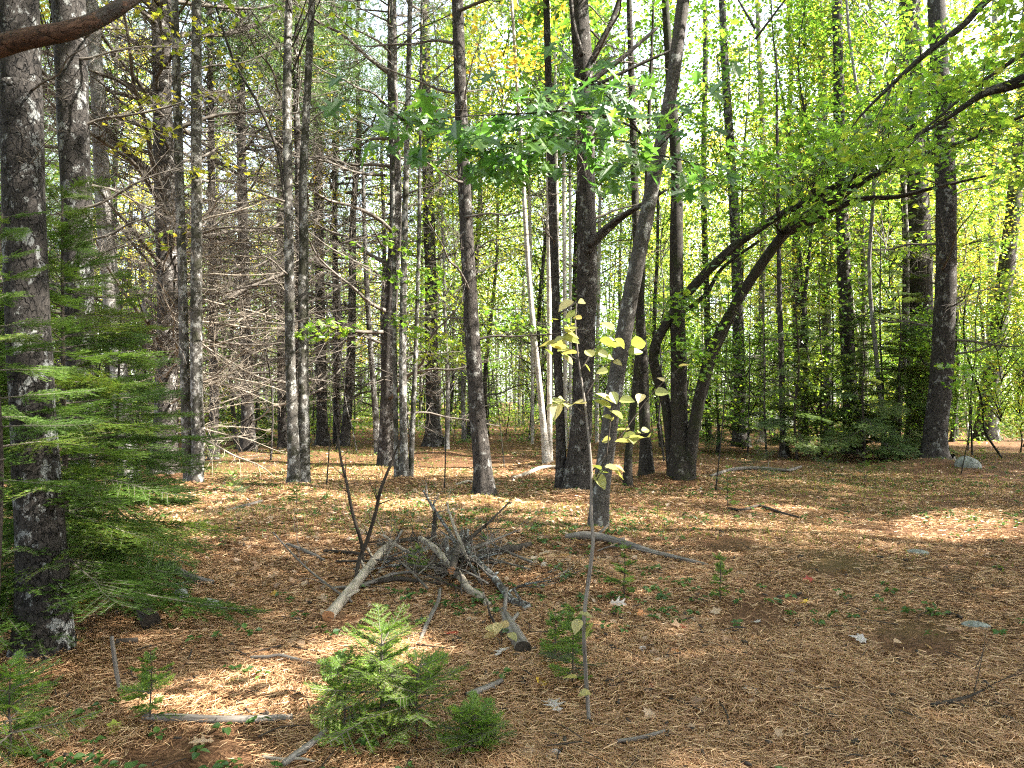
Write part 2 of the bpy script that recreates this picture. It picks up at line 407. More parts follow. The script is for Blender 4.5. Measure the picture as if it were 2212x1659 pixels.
for k, c in dict(f_yellow=(.62, .42, .06), f_grey=(.42, .38, .36), f_tan=(.40, .27, .16), f_red=(.34, .05, .03), f_orange=(.52, .20, .05), f_green=(.06, .17, .035), f_lime=(.42, .46, .07)).items():
    M[k] = leaf_mat(k.replace('f_', '') + '_fallen_leaf', [(0, tuple(x * .9 for x in c)), (1, tuple(min(1, x * 1.1) for x in c))], .25, .05)

def ground_mat():
    m, nt, nd = nodes_of('needle_covered_forest_floor'); L = nt.links.new
    tc = nd('ShaderNodeTexCoord')
    cols = []
    heights = []
    for k, (vs, ns, st) in enumerate([(6.0, 60, .12), (11.0, 90, .15)]):
        vo = nd('ShaderNodeTexVoronoi'); vo.inputs['Scale'].default_value = vs; L(tc.outputs['Object'], vo.inputs['Vector'])
        sp = nd('ShaderNodeSeparateColor'); L(vo.outputs['Color'], sp.inputs[0])
        an = nd('ShaderNodeMath', operation='MULTIPLY'); an.inputs[1].default_value = 6.28; L(sp.outputs[k], an.inputs[0])
        vr = nd('ShaderNodeVectorRotate', rotation_type='Z_AXIS'); L(tc.outputs['Object'], vr.inputs['Vector']); L(an.outputs[0], vr.inputs['Angle'])
        mp = nd('ShaderNodeMapping'); mp.inputs['Scale'].default_value = (st, 1, 1); L(vr.outputs[0], mp.inputs[0])
        n = nd('ShaderNodeTexNoise'); n.inputs['Scale'].default_value = ns; n.inputs['Detail'].default_value = 4; n.inputs['Roughness'].default_value = .75; L(mp.outputs[0], n.inputs['Vector'])
        r = ramp(nd, [(.36, (.02, .010, .006)), (.48, (.09, .045, .023)), (.6, (.22, .12, .064)), (.75, (.38, .24, .14))]); L(n.outputs[0], r.inputs[0])
        cols.append(r); heights.append(n)
    mx = nd('ShaderNodeMixRGB'); mx.inputs[0].default_value = .5; L(cols[0].outputs[0], mx.inputs[1]); L(cols[1].outputs[0], mx.inputs[2])
    big = nd('ShaderNodeTexNoise'); big.inputs['Scale'].default_value = .45; big.inputs['Detail'].default_value = 5; L(tc.outputs['Object'], big.inputs['Vector'])
    br = ramp(nd, [(.52, g3(0)), (.64, g3(.22))]); L(big.outputs[0], br.inputs[0])
    gm = nd('ShaderNodeMixRGB'); L(br.outputs[0], gm.inputs[0]); L(mx.outputs[0], gm.inputs[1]); gm.inputs[2].default_value = (.13, .14, .045, 1)
    d = nd('ShaderNodeBsdfPrincipled'); d.inputs['Roughness'].default_value = .95; d.inputs['Specular IOR Level'].default_value = .1; L(gm.outputs[0], d.inputs['Base Color'])
    b = nd('ShaderNodeBump'); b.inputs['Strength'].default_value = .9; b.inputs['Distance'].default_value = .03; L(heights[0].outputs[0], b.inputs['Height']); L(b.outputs[0], d.inputs['Normal'])
    o = nd('ShaderNodeOutputMaterial'); L(d.outputs[0], o.inputs[0])
    return m
M['ground'] = ground_mat()

# ------------------------------------------------------------------ ground
def grid_axis(lo, hi, fine_lo, fine_hi, fs, cs):
    a = np.concatenate([np.arange(lo, fine_lo, cs), np.arange(fine_lo, fine_hi, fs), np.arange(fine_hi, hi + cs, cs)])
    return np.unique(np.round(a, 4))
gx = grid_axis(-200, 200, -14, 14, .12, 4.0); gy = grid_axis(-60, 260, 0, 26, .12, 4.0)
X, Y = np.meshgrid(gx, gy)
Z = terrain(X, Y)
mb = MB()
n, k = len(gy), len(gx)
i, j = np.meshgrid(np.arange(n - 1), np.arange(k - 1), indexing='ij')
q = (i * k + j)
mb.add(np.stack([X.ravel(), Y.ravel(), Z], 1), [np.stack([q, q + 1, q + k + 1, q + k], -1).reshape(-1, 4)])
tag(obj('ground', mb.mesh('ground', M['ground'], True)), kind='structure')

# ------------------------------------------------------------------ canopy leaves cut away so that sun lands on chosen places
LIT = [(790, 1412, 200, 46), (560, 1442, 120, 36), (2085, 1130, 150, 34), (1680, 1098, 100, 9), (1490, 1640, 120, 34), (1060, 1098, 150, 11), (1210, 1102, 60, 10),
       (690, 992, 250, 30), (450, 1085, 90, 16), (860, 1100, 120, 12), (1120, 975, 90, 16), (480, 1010, 60, 40), (960, 985, 90, 18), (2110, 930, 110, 25), (1290, 1000, 60, 25), (1620, 960, 120, 14), (330, 1120, 90, 40)]
RAYS = [(1062, 1020, 11.4, .28), (1060, 950, 11.4, .22), (1048, 760, 11.4, .2), (352, 760, 15, .5), (355, 950, 15, .5), (350, 600, 15, .4), (632, 830, 13, .3), (625, 900, 13, .25), (625, 60, 13, .35), (665, 200, 13, .5),
        (545, 780, 15, .9), (560, 680, 15.5, .9), (500, 880, 15, .6), (960, 940, 24, .7), (1165, 820, 17, .6), (1180, 930, 17, .5), (1130, 560, 17, .7), (1225, 400, 20, 1.1), (1225, 600, 20, .9), (1220, 750, 20, .8),
        (235, 480, 14, .4), (240, 640, 14, .3), (425, 980, 13, .3), (430, 600, 13, .25), (1260, 950, 12.4, .25), (1278, 900, 3.5, .25), (1380, 850, 3.5, .3), (1250, 720, 3.5, .25), (200, 800, 4.7, .35), (110, 930, 4.0, .3), (300, 1080, 4.7, .25), (820, 1430, 3.3, .22), (900, 1520, 3.2, .15), (1150, 270, 6, .4), (1350, 260, 6.8, .4), (1000, 270, 5.7, .35), (1250, 330, 6.4, .3), (1900, 640, 18.5, .8), (1780, 640, 18.5, .7), (1850, 820, 17.5, .6),
        (1995, 700, 22, .4), (2150, 700, 27, .6), (1080, 690, 17, .7), (905, 590, 13, .4), (1620, 700, 13.5, .3)]
RAYP = [(at(a, b, y), r) for a, b, y, r in RAYS]
W_FLECK = waves(14, 1.1, 3.2, seed=31)
def shade_keep(P):
    """True where a canopy leaf stays: leaves on the sun path to the chosen lit places are cut out"""
    t = P[:, 2] / LS[2]
    Gd = P - LS * t[:, None]
    px, py, yy = proj(Gd)
    keep = np.ones(len(P), bool)
    front = yy > .8
    for cx, cy_, rx, ry in LIT:
        keep &= ~(front & ((((px - cx) / rx) ** 2 + ((py - cy_) / ry) ** 2) < 1))
    far = np.clip((Gd[:, 1] - 7) / 8, 0, 1)
    keep &= ~(wave_eval(W_FLECK, Gd[:, :2]) > 2.5 - .55 * far)
    for T, r in RAYP:
        dv = P - T
        s = dv @ LS
        dist = np.linalg.norm(dv - np.outer(s, LS), axis=1)
        keep &= ~((s > 0) & (dist < r))
    return keep

# ------------------------------------------------------------------ plant pieces shared by many trees
def dead_branch(L, seed, dens=1.0, r0=None):
    r = np.random.default_rng(seed); mb = MB()
    t = np.linspace(0, 1, 7)
    curve = r.uniform(-.12, .25)
    P = np.stack([t * L, np.cumsum(r.normal(0, .025, 7)) * L, L * (curve * t ** 2 + np.cumsum(r.normal(0, .015, 7)))], 1)
    r0 = r0 or .011 * L
    mb.add(*tube(P, [r0, r0 * .7, r0 * .42, r0 * .14], 5, 14, .12, seed=seed))
    Q = catmull(P, 40)
    for _ in range(int(15 * dens)):
        u = r.uniform(.12, .98); p = Q[int(u * 40)]
        a = r.choice([-1, 1]) * r.uniform(.5, 1.15)
        l = L * r.uniform(.10, .36) * (1.05 - .6 * u)
        d = np.array([math.cos(a), math.sin(a), r.normal(.0, .28)])
        d2 = d + np.array([r.normal(0, .3), r.normal(0, .3), r.normal(.05, .3)])
        tw = [p, p + d * l * .5, p + d * l * .5 + d2 * l * .5]
        rt = max(.0042, r0 * .3 * (1.1 - u))
        mb.add(*tube(tw, [rt, rt * .7, rt * .3], 3, cap=False))
        for _ in range(int(r.integers(2, 5) * dens)):
            w = r.uniform(.2, 1); p2 = tw[0] + (tw[1] - tw[0]) * min(1, w * 2) + (tw[2] - tw[1]) * max(0, w * 2 - 1)
            dd = d + r.normal(0, .75, 3); dd /= np.linalg.norm(dd)
            l2 = l * r.uniform(.2, .55)
            mb.add(*tube([p2, p2 + dd * l2 * .5 + r.normal(0, .04, 3) * l2, p2 + dd * l2], [rt * .55, rt * .45, rt * .25], 3, cap=False))
    return mb.mesh('dead_branch', M['twig'], True)
DEAD = [dead_branch(2.4, 100 + s, 1.7, .03) for s in range(9)]
DEADBIG = [dead_branch(3.4, 150 + s, 2.6, .042) for s in range(5)]
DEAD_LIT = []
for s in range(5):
    me = dead_branch(2.2, 180 + s, 1.2, .022); me.materials[0] = M['barewood']; DEAD_LIT.append(me)  # bare dead wood; sun on it is painted in as a paler colour

def bough(L, ntw, nl, nw, step, seed, mat, sag=.15):
    """one conifer bough along +X: stem, flat side twigs, every needle a blade"""
    r = np.random.default_rng(seed); mb = MB()
    t = np.linspace(0, 1, 6)
    P = np.stack([t * L, np.cumsum(r.normal(0, .012, 6)) * L, L * (-sag * t ** 1.6 + .06 * t ** 4) + np.cumsum(r.normal(0, .006, 6)) * L], 1)
    mb.add(*tube(P, [.008 * L + .001, .0015], 4, 8), mat=1)
    Q = catmull(P, 60)
    segs = [(Q[a], Q[b]) for a, b in ((18, 30), (30, 40), (40, 50), (50, 60))]
    for k in range(ntw):
        u = .1 + .88 * (k + r.uniform(0, .8)) / ntw; p = Q[min(59, int(u * 60))]
        sgn = 1 if k % 2 else -1
        a = sgn * r.uniform(.65, 1.0)
        l = L * (.46 * (1 - u) ** .8 + .06) * r.uniform(.7, 1.15)
        d = np.array([math.cos(a), math.sin(a), r.normal(-.06, .12)])
        e = p + d * l + np.array([.08 * l, 0, -.1 * l])
        segs.append((p, e))
        mb.add(*tube([p, e], [.0022, .001], 3, cap=False), mat=1)
        if l > .16:
            for w in np.arange(.25, .95, .05 / l):
                s2 = r.choice([-1, 1]); a2 = a + s2 * .75
                l2 = l * (1 - w) * .5 + .03
                p2 = p + (e - p) * w
                segs.append((p2, p2 + np.array([math.cos(a2), math.sin(a2), r.normal(-.05, .12)]) * l2))
    cs, ds, ns = [], [], []
    for p, e in segs:
        l = np.linalg.norm(e - p)
        if l < 1e-4: continue
        m = max(2, int(l / step)); w = (np.arange(m) + r.uniform(0, 1, m)) / m
        d = (e - p) / l
        side = np.cross(d, [0, 0, 1.]); side /= np.linalg.norm(side) + 1e-9
        for sg in (-1, 1):
            cs.append(p + np.outer(w, e - p))
            dd = d * .75 + sg * side * .9 + np.array([0, 0, .25]) + r.normal(0, .22, (m, 3))
            ds.append(dd / np.linalg.norm(dd, axis=1)[:, None])
    c, d = np.concatenate(cs), np.concatenate(ds)
    N = len(c); lng = nl * r.uniform(.7, 1.2, N)[:, None]
    wv = np.cross(d, r.normal(size=(N, 3)) * .5 + np.array([0, 0, 1.])); wv /= np.linalg.norm(wv, axis=1)[:, None] + 1e-9
    V = np.stack([c - wv * nw / 2, c + wv * nw / 2, c + d * lng], 1).reshape(-1, 3)
    mb.add(V, [np.arange(3 * N).reshape(-1, 3)])
    return mb.mesh('conifer_bough', [mat, M['twig']])
BOUGH_FIR = [bough(1.0, 38, .022, .0034, .0044, 200 + s, M['fir_mid']) for s in range(4)]
BOUGH_SPR = [bough(1.0, 32, .034, .008, .010, 220 + s, M['spruce'], .2) for s in range(4)]
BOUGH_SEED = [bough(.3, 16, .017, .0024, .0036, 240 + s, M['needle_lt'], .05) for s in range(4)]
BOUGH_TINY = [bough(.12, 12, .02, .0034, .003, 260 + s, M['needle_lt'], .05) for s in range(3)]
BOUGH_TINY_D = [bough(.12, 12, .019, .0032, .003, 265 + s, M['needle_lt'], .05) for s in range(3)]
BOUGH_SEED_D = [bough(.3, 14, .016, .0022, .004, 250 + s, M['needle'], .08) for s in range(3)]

def pine_crown_mesh(name, H0, H1, rad, seed, n=230, keep=None, base=(0, 0, 0), blade=.19, bw=.011):
    r = np.random.default_rng(seed); mb = MB()
    u = r.uniform(0, 1, n) ; z = H0 + (H1 - H0) * u
    rr = rad * (1.02 - u) ** .7 * np.sqrt(r.uniform(.05, 1, n)); a = r.uniform(0, 6.283, n)
    cen = np.stack([rr * np.cos(a), rr * np.sin(a), z], 1)
    per = 8
    tuft = np.repeat(cen, per, 0) + r.normal(0, [.36, .36, .13], (n * per, 3))
    if keep is not None: tuft = tuft[keep(tuft + np.asarray(base))]
    nb = 9
    c = np.repeat(tuft, nb, 0); N = len(c)
    d = r.normal(size=(N, 3)) + np.array([0, 0, .35]); d /= np.linalg.norm(d, axis=1)[:, None]
    w = np.cross(d, r.normal(size=(N, 3))); w /= np.linalg.norm(w, axis=1)[:, None] + 1e-9
    l = blade * r.uniform(.6, 1.2, N)[:, None]
    V = np.stack([c - w * bw / 2, c + w * bw / 2, c + d * l], 1).reshape(-1, 3)
    mb.add(V, [np.arange(3 * N).reshape(-1, 3)])
    br = MB()
    for q, aa in list(zip(cen, a))[::3]:
        if keep is not None and not keep(np.array([q, q * [.5, .5, 1]]) + np.asarray(base)).all(): continue
        s = np.array([0, 0, q[2] - .25 * np.hypot(q[0], q[1]) - .2])
        m_ = (s + q) / 2 + np.array([0, 0, -.1])
        br.add(*tube([s, m_, q], [.022, .012, .005], 4, cap=False))
    if not br.n: br.add(*tube([[0, 0, H0], [0, 0, H1]], [.03, .005], 4, 4))
    return mb.mesh(name, M['pineneedle']), br.mesh('crown_limb', M['twig'], True)

def leaf_crown_mesh(name, cz0, cz1, rad, seed, mat, nspray=120, per=26, size=.13, shape=KITE, keep=None, base=(0, 0, 0), sprayr=.6, bark=None, power=2.2, tilt=.6):
    r = np.random.default_rng(seed)
    u = r.uniform(0, 1, nspray); prof = np.sin(np.clip(u * .9 + .12, 0, 1) * math.pi) ** .6
    rr = rad * prof * r.uniform(0, 1, nspray) ** (1 / power); a = r.uniform(0, 6.283, nspray)
    cen = np.stack([rr * np.cos(a), rr * np.sin(a), cz0 + (cz1 - cz0) * u], 1)
    P, N = sprays(cen, per, sprayr, r, tilt=tilt)
    if keep is not None:
        m_ = keep(P + np.asarray(base)); P, N = P[m_], N[m_]
    mb = MB(); leaves(mb, shape, P, N, size * r.uniform(.65, 1.2, len(P)), r)
    br = MB()
    for q in cen[::3]:
        if keep is not None and not keep(np.array([q, q * [.5, .5, .9]]) + np.asarray(base)).all(): continue
        s = np.array([0, 0, max(1.0, q[2] - .9 * np.hypot(q[0], q[1]) - .3)])
        br.add(*tube([s, s * .45 + q * .55 + np.array([0, 0, .12]), q + r.normal(0, .1, 3)], [.018, .010, .003], 3, 4, cap=False))
    if not br.n: br.add(*tube([[0, 0, cz0], [0, 0, cz1]], [.03, .005], 4, 4))
    return mb.mesh(name, mat), br.mesh('crown_limb', bark or M['maple'], True)

def trunk_mesh(H_, r0, r1, seed, mat, wob=.12, sides=9, seg=26, flare=.6, fork=None):
    r = np.random.default_rng(seed)
    k = 8
    t = np.linspace(0, 1, k)
    P = np.stack([np.cumsum(r.normal(0, wob / 3, k)), np.cumsum(r.normal(0, wob / 3, k)), t * H_], 1); P[:, :2] -= P[0, :2]
    P = np.vstack([[0, 0, -.15], P])
    mb = MB()
    mb.add(*tube(P, np.linspace(r0, r1, len(P)), sides, seg, .05, flare, seed))
    return mb.mesh('trunk', mat, True)

# ------------------------------------------------------------------ trees read from the photograph
LAND = []
def path_tree(name, label, path, Y, mat, top=16.0, seed=0, Ytop=None, sides=14, flare=.45, noise=.05, cat='tree', group=None, root=None, part='trunk', toprad=.4, base_dz=.12):
    """path: (px, py, width px) from the base up; carried on above the picture to height `top`"""
    n = len(path)
    pts, rad = [], []
    b = None
    for k, (px, py, w) in enumerate(path):
        y = Y if Ytop is None else Y + (Ytop - Y) * k / (n - 1)
        pts.append(at(px, py, y)); rad.append(w * y / F / 2 * .9)
    pts, rad = np.array(pts), np.array(rad)
    if root is None:
        g = pts[0].copy(); g[2] = tz(g[0], g[1])
        root = thing(name, label, cat, g, group)
    o = np.array(root.location)
    low = pts[0].copy()
    if part == 'trunk':
        low[2] = min(low[2], tz(low[0], low[1])) - base_dz
        pts = np.vstack([low, pts]); rad = np.concatenate([[rad[0]], rad])
    if top and pts[-1][2] < top:
        d = pts[-1] - pts[-2]; d /= np.linalg.norm(d); d[2] = max(d[2], .75)
        hh = (top - pts[-1][2]) / d[2]
        pts = np.vstack([pts, pts[-1] + d * hh * .5, pts[-1] + d * hh + np.array([0, 0, 0])]); rad = np.concatenate([rad, [rad[-1] * .75, rad[-1] * toprad]])
    Q = catmull(pts, max(26, len(pts) * 7))
    S = np.linalg.norm(np.diff(pts, axis=0), axis=1)
    mb = MB(); mb.add(*tube(pts, rad, sides, max(30, len(pts) * 8), noise, flare, seed))
    tr = obj(part, mb.mesh(part, mat, True, o), root)
    root['_'] = 0; del root['_']
    return root, pts, rad, tr

def axis_at(pts, z):
    zz = pts[:, 2]; k = int(np.clip(np.searchsorted(zz, z), 1, len(zz) - 1))
    f = (z - zz[k - 1]) / (zz[k] - zz[k - 1] + 1e-9)
    return pts[k - 1] + (pts[k] - pts[k - 1]) * np.clip(f, 0, 1)
def add_dead(root, pts, n, z0, z1, l0, l1, seed, meshes=DEAD, ref=2.4, el=(-.15, .4), az=None, name='dead_branch'):
    r = np.random.default_rng(seed); o = np.array(root.location)
    for k in range(n):
        z = z0 + (z1 - z0) * (k + r.uniform(0, 1)) / n
        a = r.uniform(0, 6.283) if az is None else az[0] + (az[1] - az[0]) * r.uniform()
        obj(name, meshes[r.integers(len(meshes))], root, axis_at(pts, z) - o, (r.uniform(0, 6.28) if False else r.normal(0, .5), -r.uniform(*el), a), r.uniform(l0, l1) / ref)
def add_crown(root, kind, z0, z1, rad, seed, cen, mat=None, keep=shade_keep, nspray=110, per=24, size=.17):
    o = np.array(root.location)
    base = np.array([cen[0], cen[1], o[2]])
    if kind == 'pine': c, b = pine_crown_mesh('crown', z0, z1, rad, seed, nspray * 2, keep, base, blade=.24, bw=.022)
    else: c, b = leaf_crown_mesh('crown', z0, z1, rad, seed, mat or M['lgreen'], nspray, per, size, KITE, keep, base)
    obj('crown', c, root, base - o); obj('crown_limb', b, root, base - o)
def fol(name, root, cen_px, per, rad, size, shape, mat, seed, twig_from=None, tilt=.6, flat=.22, twr=.006, keep=None):
    """leaf sprays at (px, py, Y) with thin twigs leading to them"""
    r = np.random.default_rng(seed); o = np.array(root.location)
    cen = np.array([at(*c) for c in cen_px])
    P, N = sprays(cen, per, rad, r, flat, tilt)
    if keep is not None:
        m_ = keep(P); P, N = P[m_], N[m_]
    mb = MB(); leaves(mb, shape, P, N, size * r.uniform(.65, 1.15, len(P)), r)
    f = obj(name, mb.mesh(name, mat, False, o), root)
    if twig_from is not None:
        tb = MB()
        for q in cen:
            s = twig_from(q) if callable(twig_from) else np.asarray(twig_from)
            tb.add(*tube([s, s * .5 + q * .5 + np.array([0, 0, .06]) + r.normal(0, .05, 3), q, q + (q - s) * .12 + r.normal(0, .05, 3)], [twr, twr * .7, twr * .45, .0015], 4, 8, cap=False))
            for _ in range(5):
                e = q + r.normal(0, rad * .6, 3) * np.array([1, 1, .3]); tb.add(*tube([s * .25 + q * .75, e], [.0025, .001], 3, cap=False))
        obj('twig', tb.mesh('twig', M['maple'], True, o), root)
    return f

# 1 big near trunk on the left
big, bp, br_, _ = path_tree('pine_tree', 'thick dark pine close by, furrowed bark blotched with pale lichen, base swelling into needles',
    [(92, 1436, 128), (95, 1330, 112), (88, 1150, 104), (72, 900, 94), (60, 700, 92), (52, 450, 88), (46, 200, 88), (40, 0, 86)], 4.35, M['pine_lichen'], 15, 1, sides=40, flare=.32, noise=.035)
add_crown(big, 'pine', 8.5, 15, 3.2, 11, bp[-1])
add_dead(big, bp, 6, 2.0, 5.5, .5, 1.1, 12, az=(-.9, 2.2))
second, sp2, _, _ = path_tree('pine_tree', 'dark crusty lichened pine just behind the thick lichen-blotched trunk',
    [(170, 1205, 74), (172, 1150, 62), (175, 900, 60), (172, 700, 62), (168, 500, 62), (160, 300, 66), (152, 100, 72), (148, 0, 74)], 7.3, M['pine_lichen'], 15, 2, sides=24)
add_dead(second, sp2, 14, 2.2, 6.5, .7, 1.9, 21)
add_crown(second, 'pine', 8.5, 15, 3.0, 22, sp2[-1])
third, sp3, _, _ = path_tree('birch_tree', 'smooth pale grey trunk leaning behind the fir boughs, dark bands',
    [(278, 1000, 44), (268, 900, 40), (248, 720, 38), (236, 587, 37), (224, 450, 35), (213, 233, 33), (205, 100, 31), (196, 0, 30)], 13.5, M['birch'], 17, 3)
add_crown(third, 'leaf', 9, 16, 2.4, 33, sp3[-1], M['lyellow'], size=.13)
# dead-limbed pine and slim pair in front
dp, dpp, _, _ = path_tree('pine_tree', 'broad grey pine bristling with long dead limbs behind the slim leafy pair',
    [(355, 1022, 62), (358, 900, 52), (362, 760, 50), (362, 600, 48), (356, 400, 46), (350, 200, 44), (348, 0, 42)], 15.0, M['pine_grey'], 18, 4, sides=18)
add_dead(dp, dpp, 64, 2.2, 10.5, 2.6, 5.0, 41, DEADBIG + DEAD[:4], 3.0, (.0, .75))
add_dead(dp, dpp, 48, .8, 5.2, 1.4, 3.4, 42, DEAD_LIT, 2.2, (-.35, .5), (-1.3, .9), 'bare_lit_branch')
add_crown(dp, 'pine', 10.5, 18, 3.2, 43, dpp[-1])
pr, prp, _, _ = path_tree('maple_tree', 'slim grey forked pair of stems from one base with a few yellow maple leaves',
    [(412, 1048, 30), (405, 960, 24), (398, 760, 22), (393, 560, 21), (385, 300, 20), (377, 0, 18)], 13.0, M['mossy'], 14, 5, flare=.35)
path_tree(None, None, [(424, 1045, 30), (427, 960, 28), (424, 760, 27), (425, 500, 25), (424, 250, 24), (425, 0, 22)], 12.9, M['mossy'], 14, 6, root=pr, part='trunk', flare=.3)
fol('foliage', pr, [(290, 255, 12.2), (345, 285, 12.4), (300, 300, 12.8), (480, 55, 12.4), (450, 110, 12.9), (360, 105, 12.5), (420, 60, 12.6), (300, 110, 12.9), (245, 35, 12.9), (520, 150, 12.5), (470, 200, 12.6), (380, 215, 12.7), (330, 215, 12.9),
    (500, 350, 12.4), (430, 370, 12.7), (360, 520, 12.8), (270, 330, 12.9), (340, 30, 12.7)], 20, .36, .115, MAPLE, M['lyellow'], 51, lambda q: axis_at(prp, max(1.5, q[2] - .5)))
tw, twp, _, _ = path_tree('maple_tree', 'pair of mossy dark trunks grown from one root, pale sunlit patches',
    [(636, 1052, 34), (634, 960, 28), (628, 800, 24), (625, 600, 23), (622, 400, 22), (620, 200, 21), (624, 0, 17)], 13.0, M['mossy'], 14, 7, flare=.3)
path_tree(None, None, [(656, 1044, 32), (657, 960, 27), (655, 750, 25), (656, 520, 22), (655, 380, 20), (664, 200, 18), (674, 0, 16)], 13.1, M['mossy'], 14, 8, root=tw, part='trunk', flare=.3)
path_tree(None, None, [(618, 445, 9), (600, 330, 8), (560, 230, 7), (505, 130, 6), (462, 0, 5)], 12.95, M['maple'], 12, 9, root=tw, part='branch', flare=0, sides=7)
add_crown(tw, 'leaf', 9, 15, 2.6, 71, twp[-1], M['lmix'], nspray=70)
add_dead(tw, twp, 8, 2.5, 7, .8, 1.8, 72)
def pline(name, label, path, Y, mat, seed, top=15, crown=None, dead=0, z=(1.5, 6), dl=(.8, 2.0), **kw):
    r_, p_, _, _ = path_tree(name, label, path, Y, mat, top, seed, **kw)
    if dead: add_dead(r_, p_, dead, z[0], z[1], dl[0], dl[1], seed * 7)
    if crown: add_crown(r_, *crown, seed * 3, p_[-1])
    return r_, p_
pline('pine_tree', 'straight brown pine standing alone behind the mossy twin trunks', [(697, 962, 34), (696, 900, 26), (692, 700, 24), (688, 450, 22), (685, 200, 19), (684, 0, 17)], 24.5, M['pine'], 81, 18, ('pine', 11, 18, 2.6), 34, (2, 11), (1.2, 3.0))
for k, (pa, y, lab, lit) in enumerate([([(537, 978, 38), (535, 900, 30), (530, 700, 26), (524, 450, 23), (520, 200, 20), (518, 0, 18)], 20, 'dark pine wrapped in bare pale limbs, standing between the slim grey pair and mossy twins', 1),
        ([(611, 962, 24), (608, 850, 19), (606, 650, 17), (604, 400, 15), (602, 100, 12)], 22.5, 'slim brown pine with a sunlit foot just behind the mossy twins', 0), ([(727, 958, 17), (726, 800, 14), (724, 600, 13), (722, 300, 11), (720, 0, 9)], 25.5, 'narrow dark pine right behind the lone straight brown pine', 0),
        ([(462, 985, 26), (462, 800, 20), (458, 500, 18), (455, 200, 15), (452, 0, 13)], 18.5, 'dead-twigged pine peeping past the slim grey pair', 1)]):
    rr_, pp_ = pline('pine_tree', lab, pa, y, M['pine'], 140 + k, 17, ('pine', 10, 17, 2.2), 46, (1.6, 10), (1.5, 3.6))
    if lit: add_dead(rr_, pp_, 34, 1.0, 6.5, 1.6, 3.6, 150 + k, DEAD_LIT, 2.2, (-.3, .6), None, 'bare_lit_branch')
pline('spruce_tree', 'thin straight leaning grey stem in the gap behind the bare brush twigs', [(817, 985, 17), (808, 850, 14), (797, 700, 13), (789, 540, 11), (785, 400, 9), (783, 340, 6)], 20, M['mossy'], 82, 0, None, 22, (2, 7.6), (.6, 1.6))
tri, tp, _, _ = path_tree('maple_tree', 'three slender mossy stems rising from one clump left of the straight dark pine'.replace(' left of', ' beside'),
    [(873, 1040, 24), (872, 950, 19), (870, 800, 18), (872, 600, 16), (878, 350, 14), (884, 100, 12), (886, 0, 12)], 13.5, M['mossy'], 14, 83, flare=.3)
path_tree(None, None, [(857, 1030, 13), (855, 900, 11), (852, 700, 10), (850, 450, 9), (848, 200, 7)], 13.5, M['mossy'], 12, 84, root=tri, part='trunk', flare=.2)
path_tree(None, None, [(887, 1030, 13), (892, 900, 12), (900, 700, 10), (905, 500, 9), (908, 250, 7)], 13.6, M['mossy'], 12, 85, root=tri, part='trunk', flare=.2)
fol('foliage', tri, [(880, 540, 13), (930, 585, 13), (860, 600, 13.2), (905, 640, 13.1), (840, 520, 13.4), (950, 620, 13.3), (790, 560, 13), (760, 240, 13), (830, 230, 13), (780, 330, 13.2), (900, 720, 13), (860, 690, 13.2)], 22, .34, .12, MAPLE, M['lgreen'], 86, lambda q: axis_at(tp, max(1.2, q[2] - .4)))
pline('pine_tree', 'grey pine with sunlit flaring roots between the triple stems and straight dark pine', [(938, 965, 52), (935, 900, 33), (932, 750, 30), (930, 600, 29), (925, 400, 27), (920, 200, 24), (918, 0, 22)], 23.5, M['pine_grey'], 87, 19, ('pine', 11, 19, 2.8), 36, (2, 11), (1.2, 3.2), flare=.5)
main, mp_ = pline('pine_tree', 'straight dark pine with a sunlit scaly base behind the brush pile', [(1046, 1075, 50), (1042, 1010, 43), (1032, 900, 40), (1020, 720, 36), (1012, 580, 33), (1003, 400, 31), (996, 230, 31), (988, 0, 28)], 11.5, M['pine'], 90, 17, ('pine', 9.5, 17, 3.2), 16, (2.4, 8), (1.0, 2.6), sides=26, flare=.4)
pline('maple_tree', 'pale forked maple with yellow-green leaves high above the arching trunks', [(1790, 960, 22), (1786, 700, 20), (1780, 400, 19), (1776, 150, 17), (1770, 0, 14)], 23, M['birch'], 160, 19, ('leaf', 4.5, 19, 3.4, ), 4)
pline('maple_tree', 'slim maple with a yellow crown behind the brown straight trunk', [(1648, 950, 16), (1645, 700, 15), (1650, 400, 14), (1640, 100, 12), (1636, 0, 11)], 27, M['birch'], 161, 21, ('leaf', 6, 21, 3.2), 4)
pline('maple_tree', 'slim leafy maple seen past the leaning oak top', [(1530, 950, 16), (1528, 700, 15), (1520, 400, 14), (1524, 100, 12), (1522, 0, 11)], 29, M['maple'], 162, 21, ('leaf', 7, 21, 3.0), 4)
wh, whp, _, _ = path_tree('birch_tree', 'clump of thin white stems lit by the sun behind the forked pine',
    [(1181, 1002, 20), (1172, 900, 15), (1160, 780, 13), (1146, 640, 12), (1136, 500, 11), (1128, 350, 10), (1115, 150, 8), (1105, 0, 7)], 16.5, M['pale'], 14, 91, flare=.3)
path_tree(None, None, [(1188, 1000, 14), (1187, 850, 12), (1186, 650, 12), (1185, 450, 11), (1184, 200, 10), (1186, 0, 9)], 16.6, M['pale'], 14, 92, root=wh, part='trunk', flare=.2)
add_crown(wh, 'leaf', 9, 14, 1.8, 93, whp[-1], M['lyellow'], nspray=50)
slim, slp = pline('pine_tree', 'slim brown pine hugging the thick forked pine', [(1213, 1056, 26), (1211, 950, 23), (1206, 800, 21), (1199, 600, 20), (1192, 400, 19), (1184, 150, 17), (1180, 0, 16)], 12.6, M['pine'], 94, 15, ('pine', 9, 15, 1.6), 12, (3, 8), (.7, 1.6))
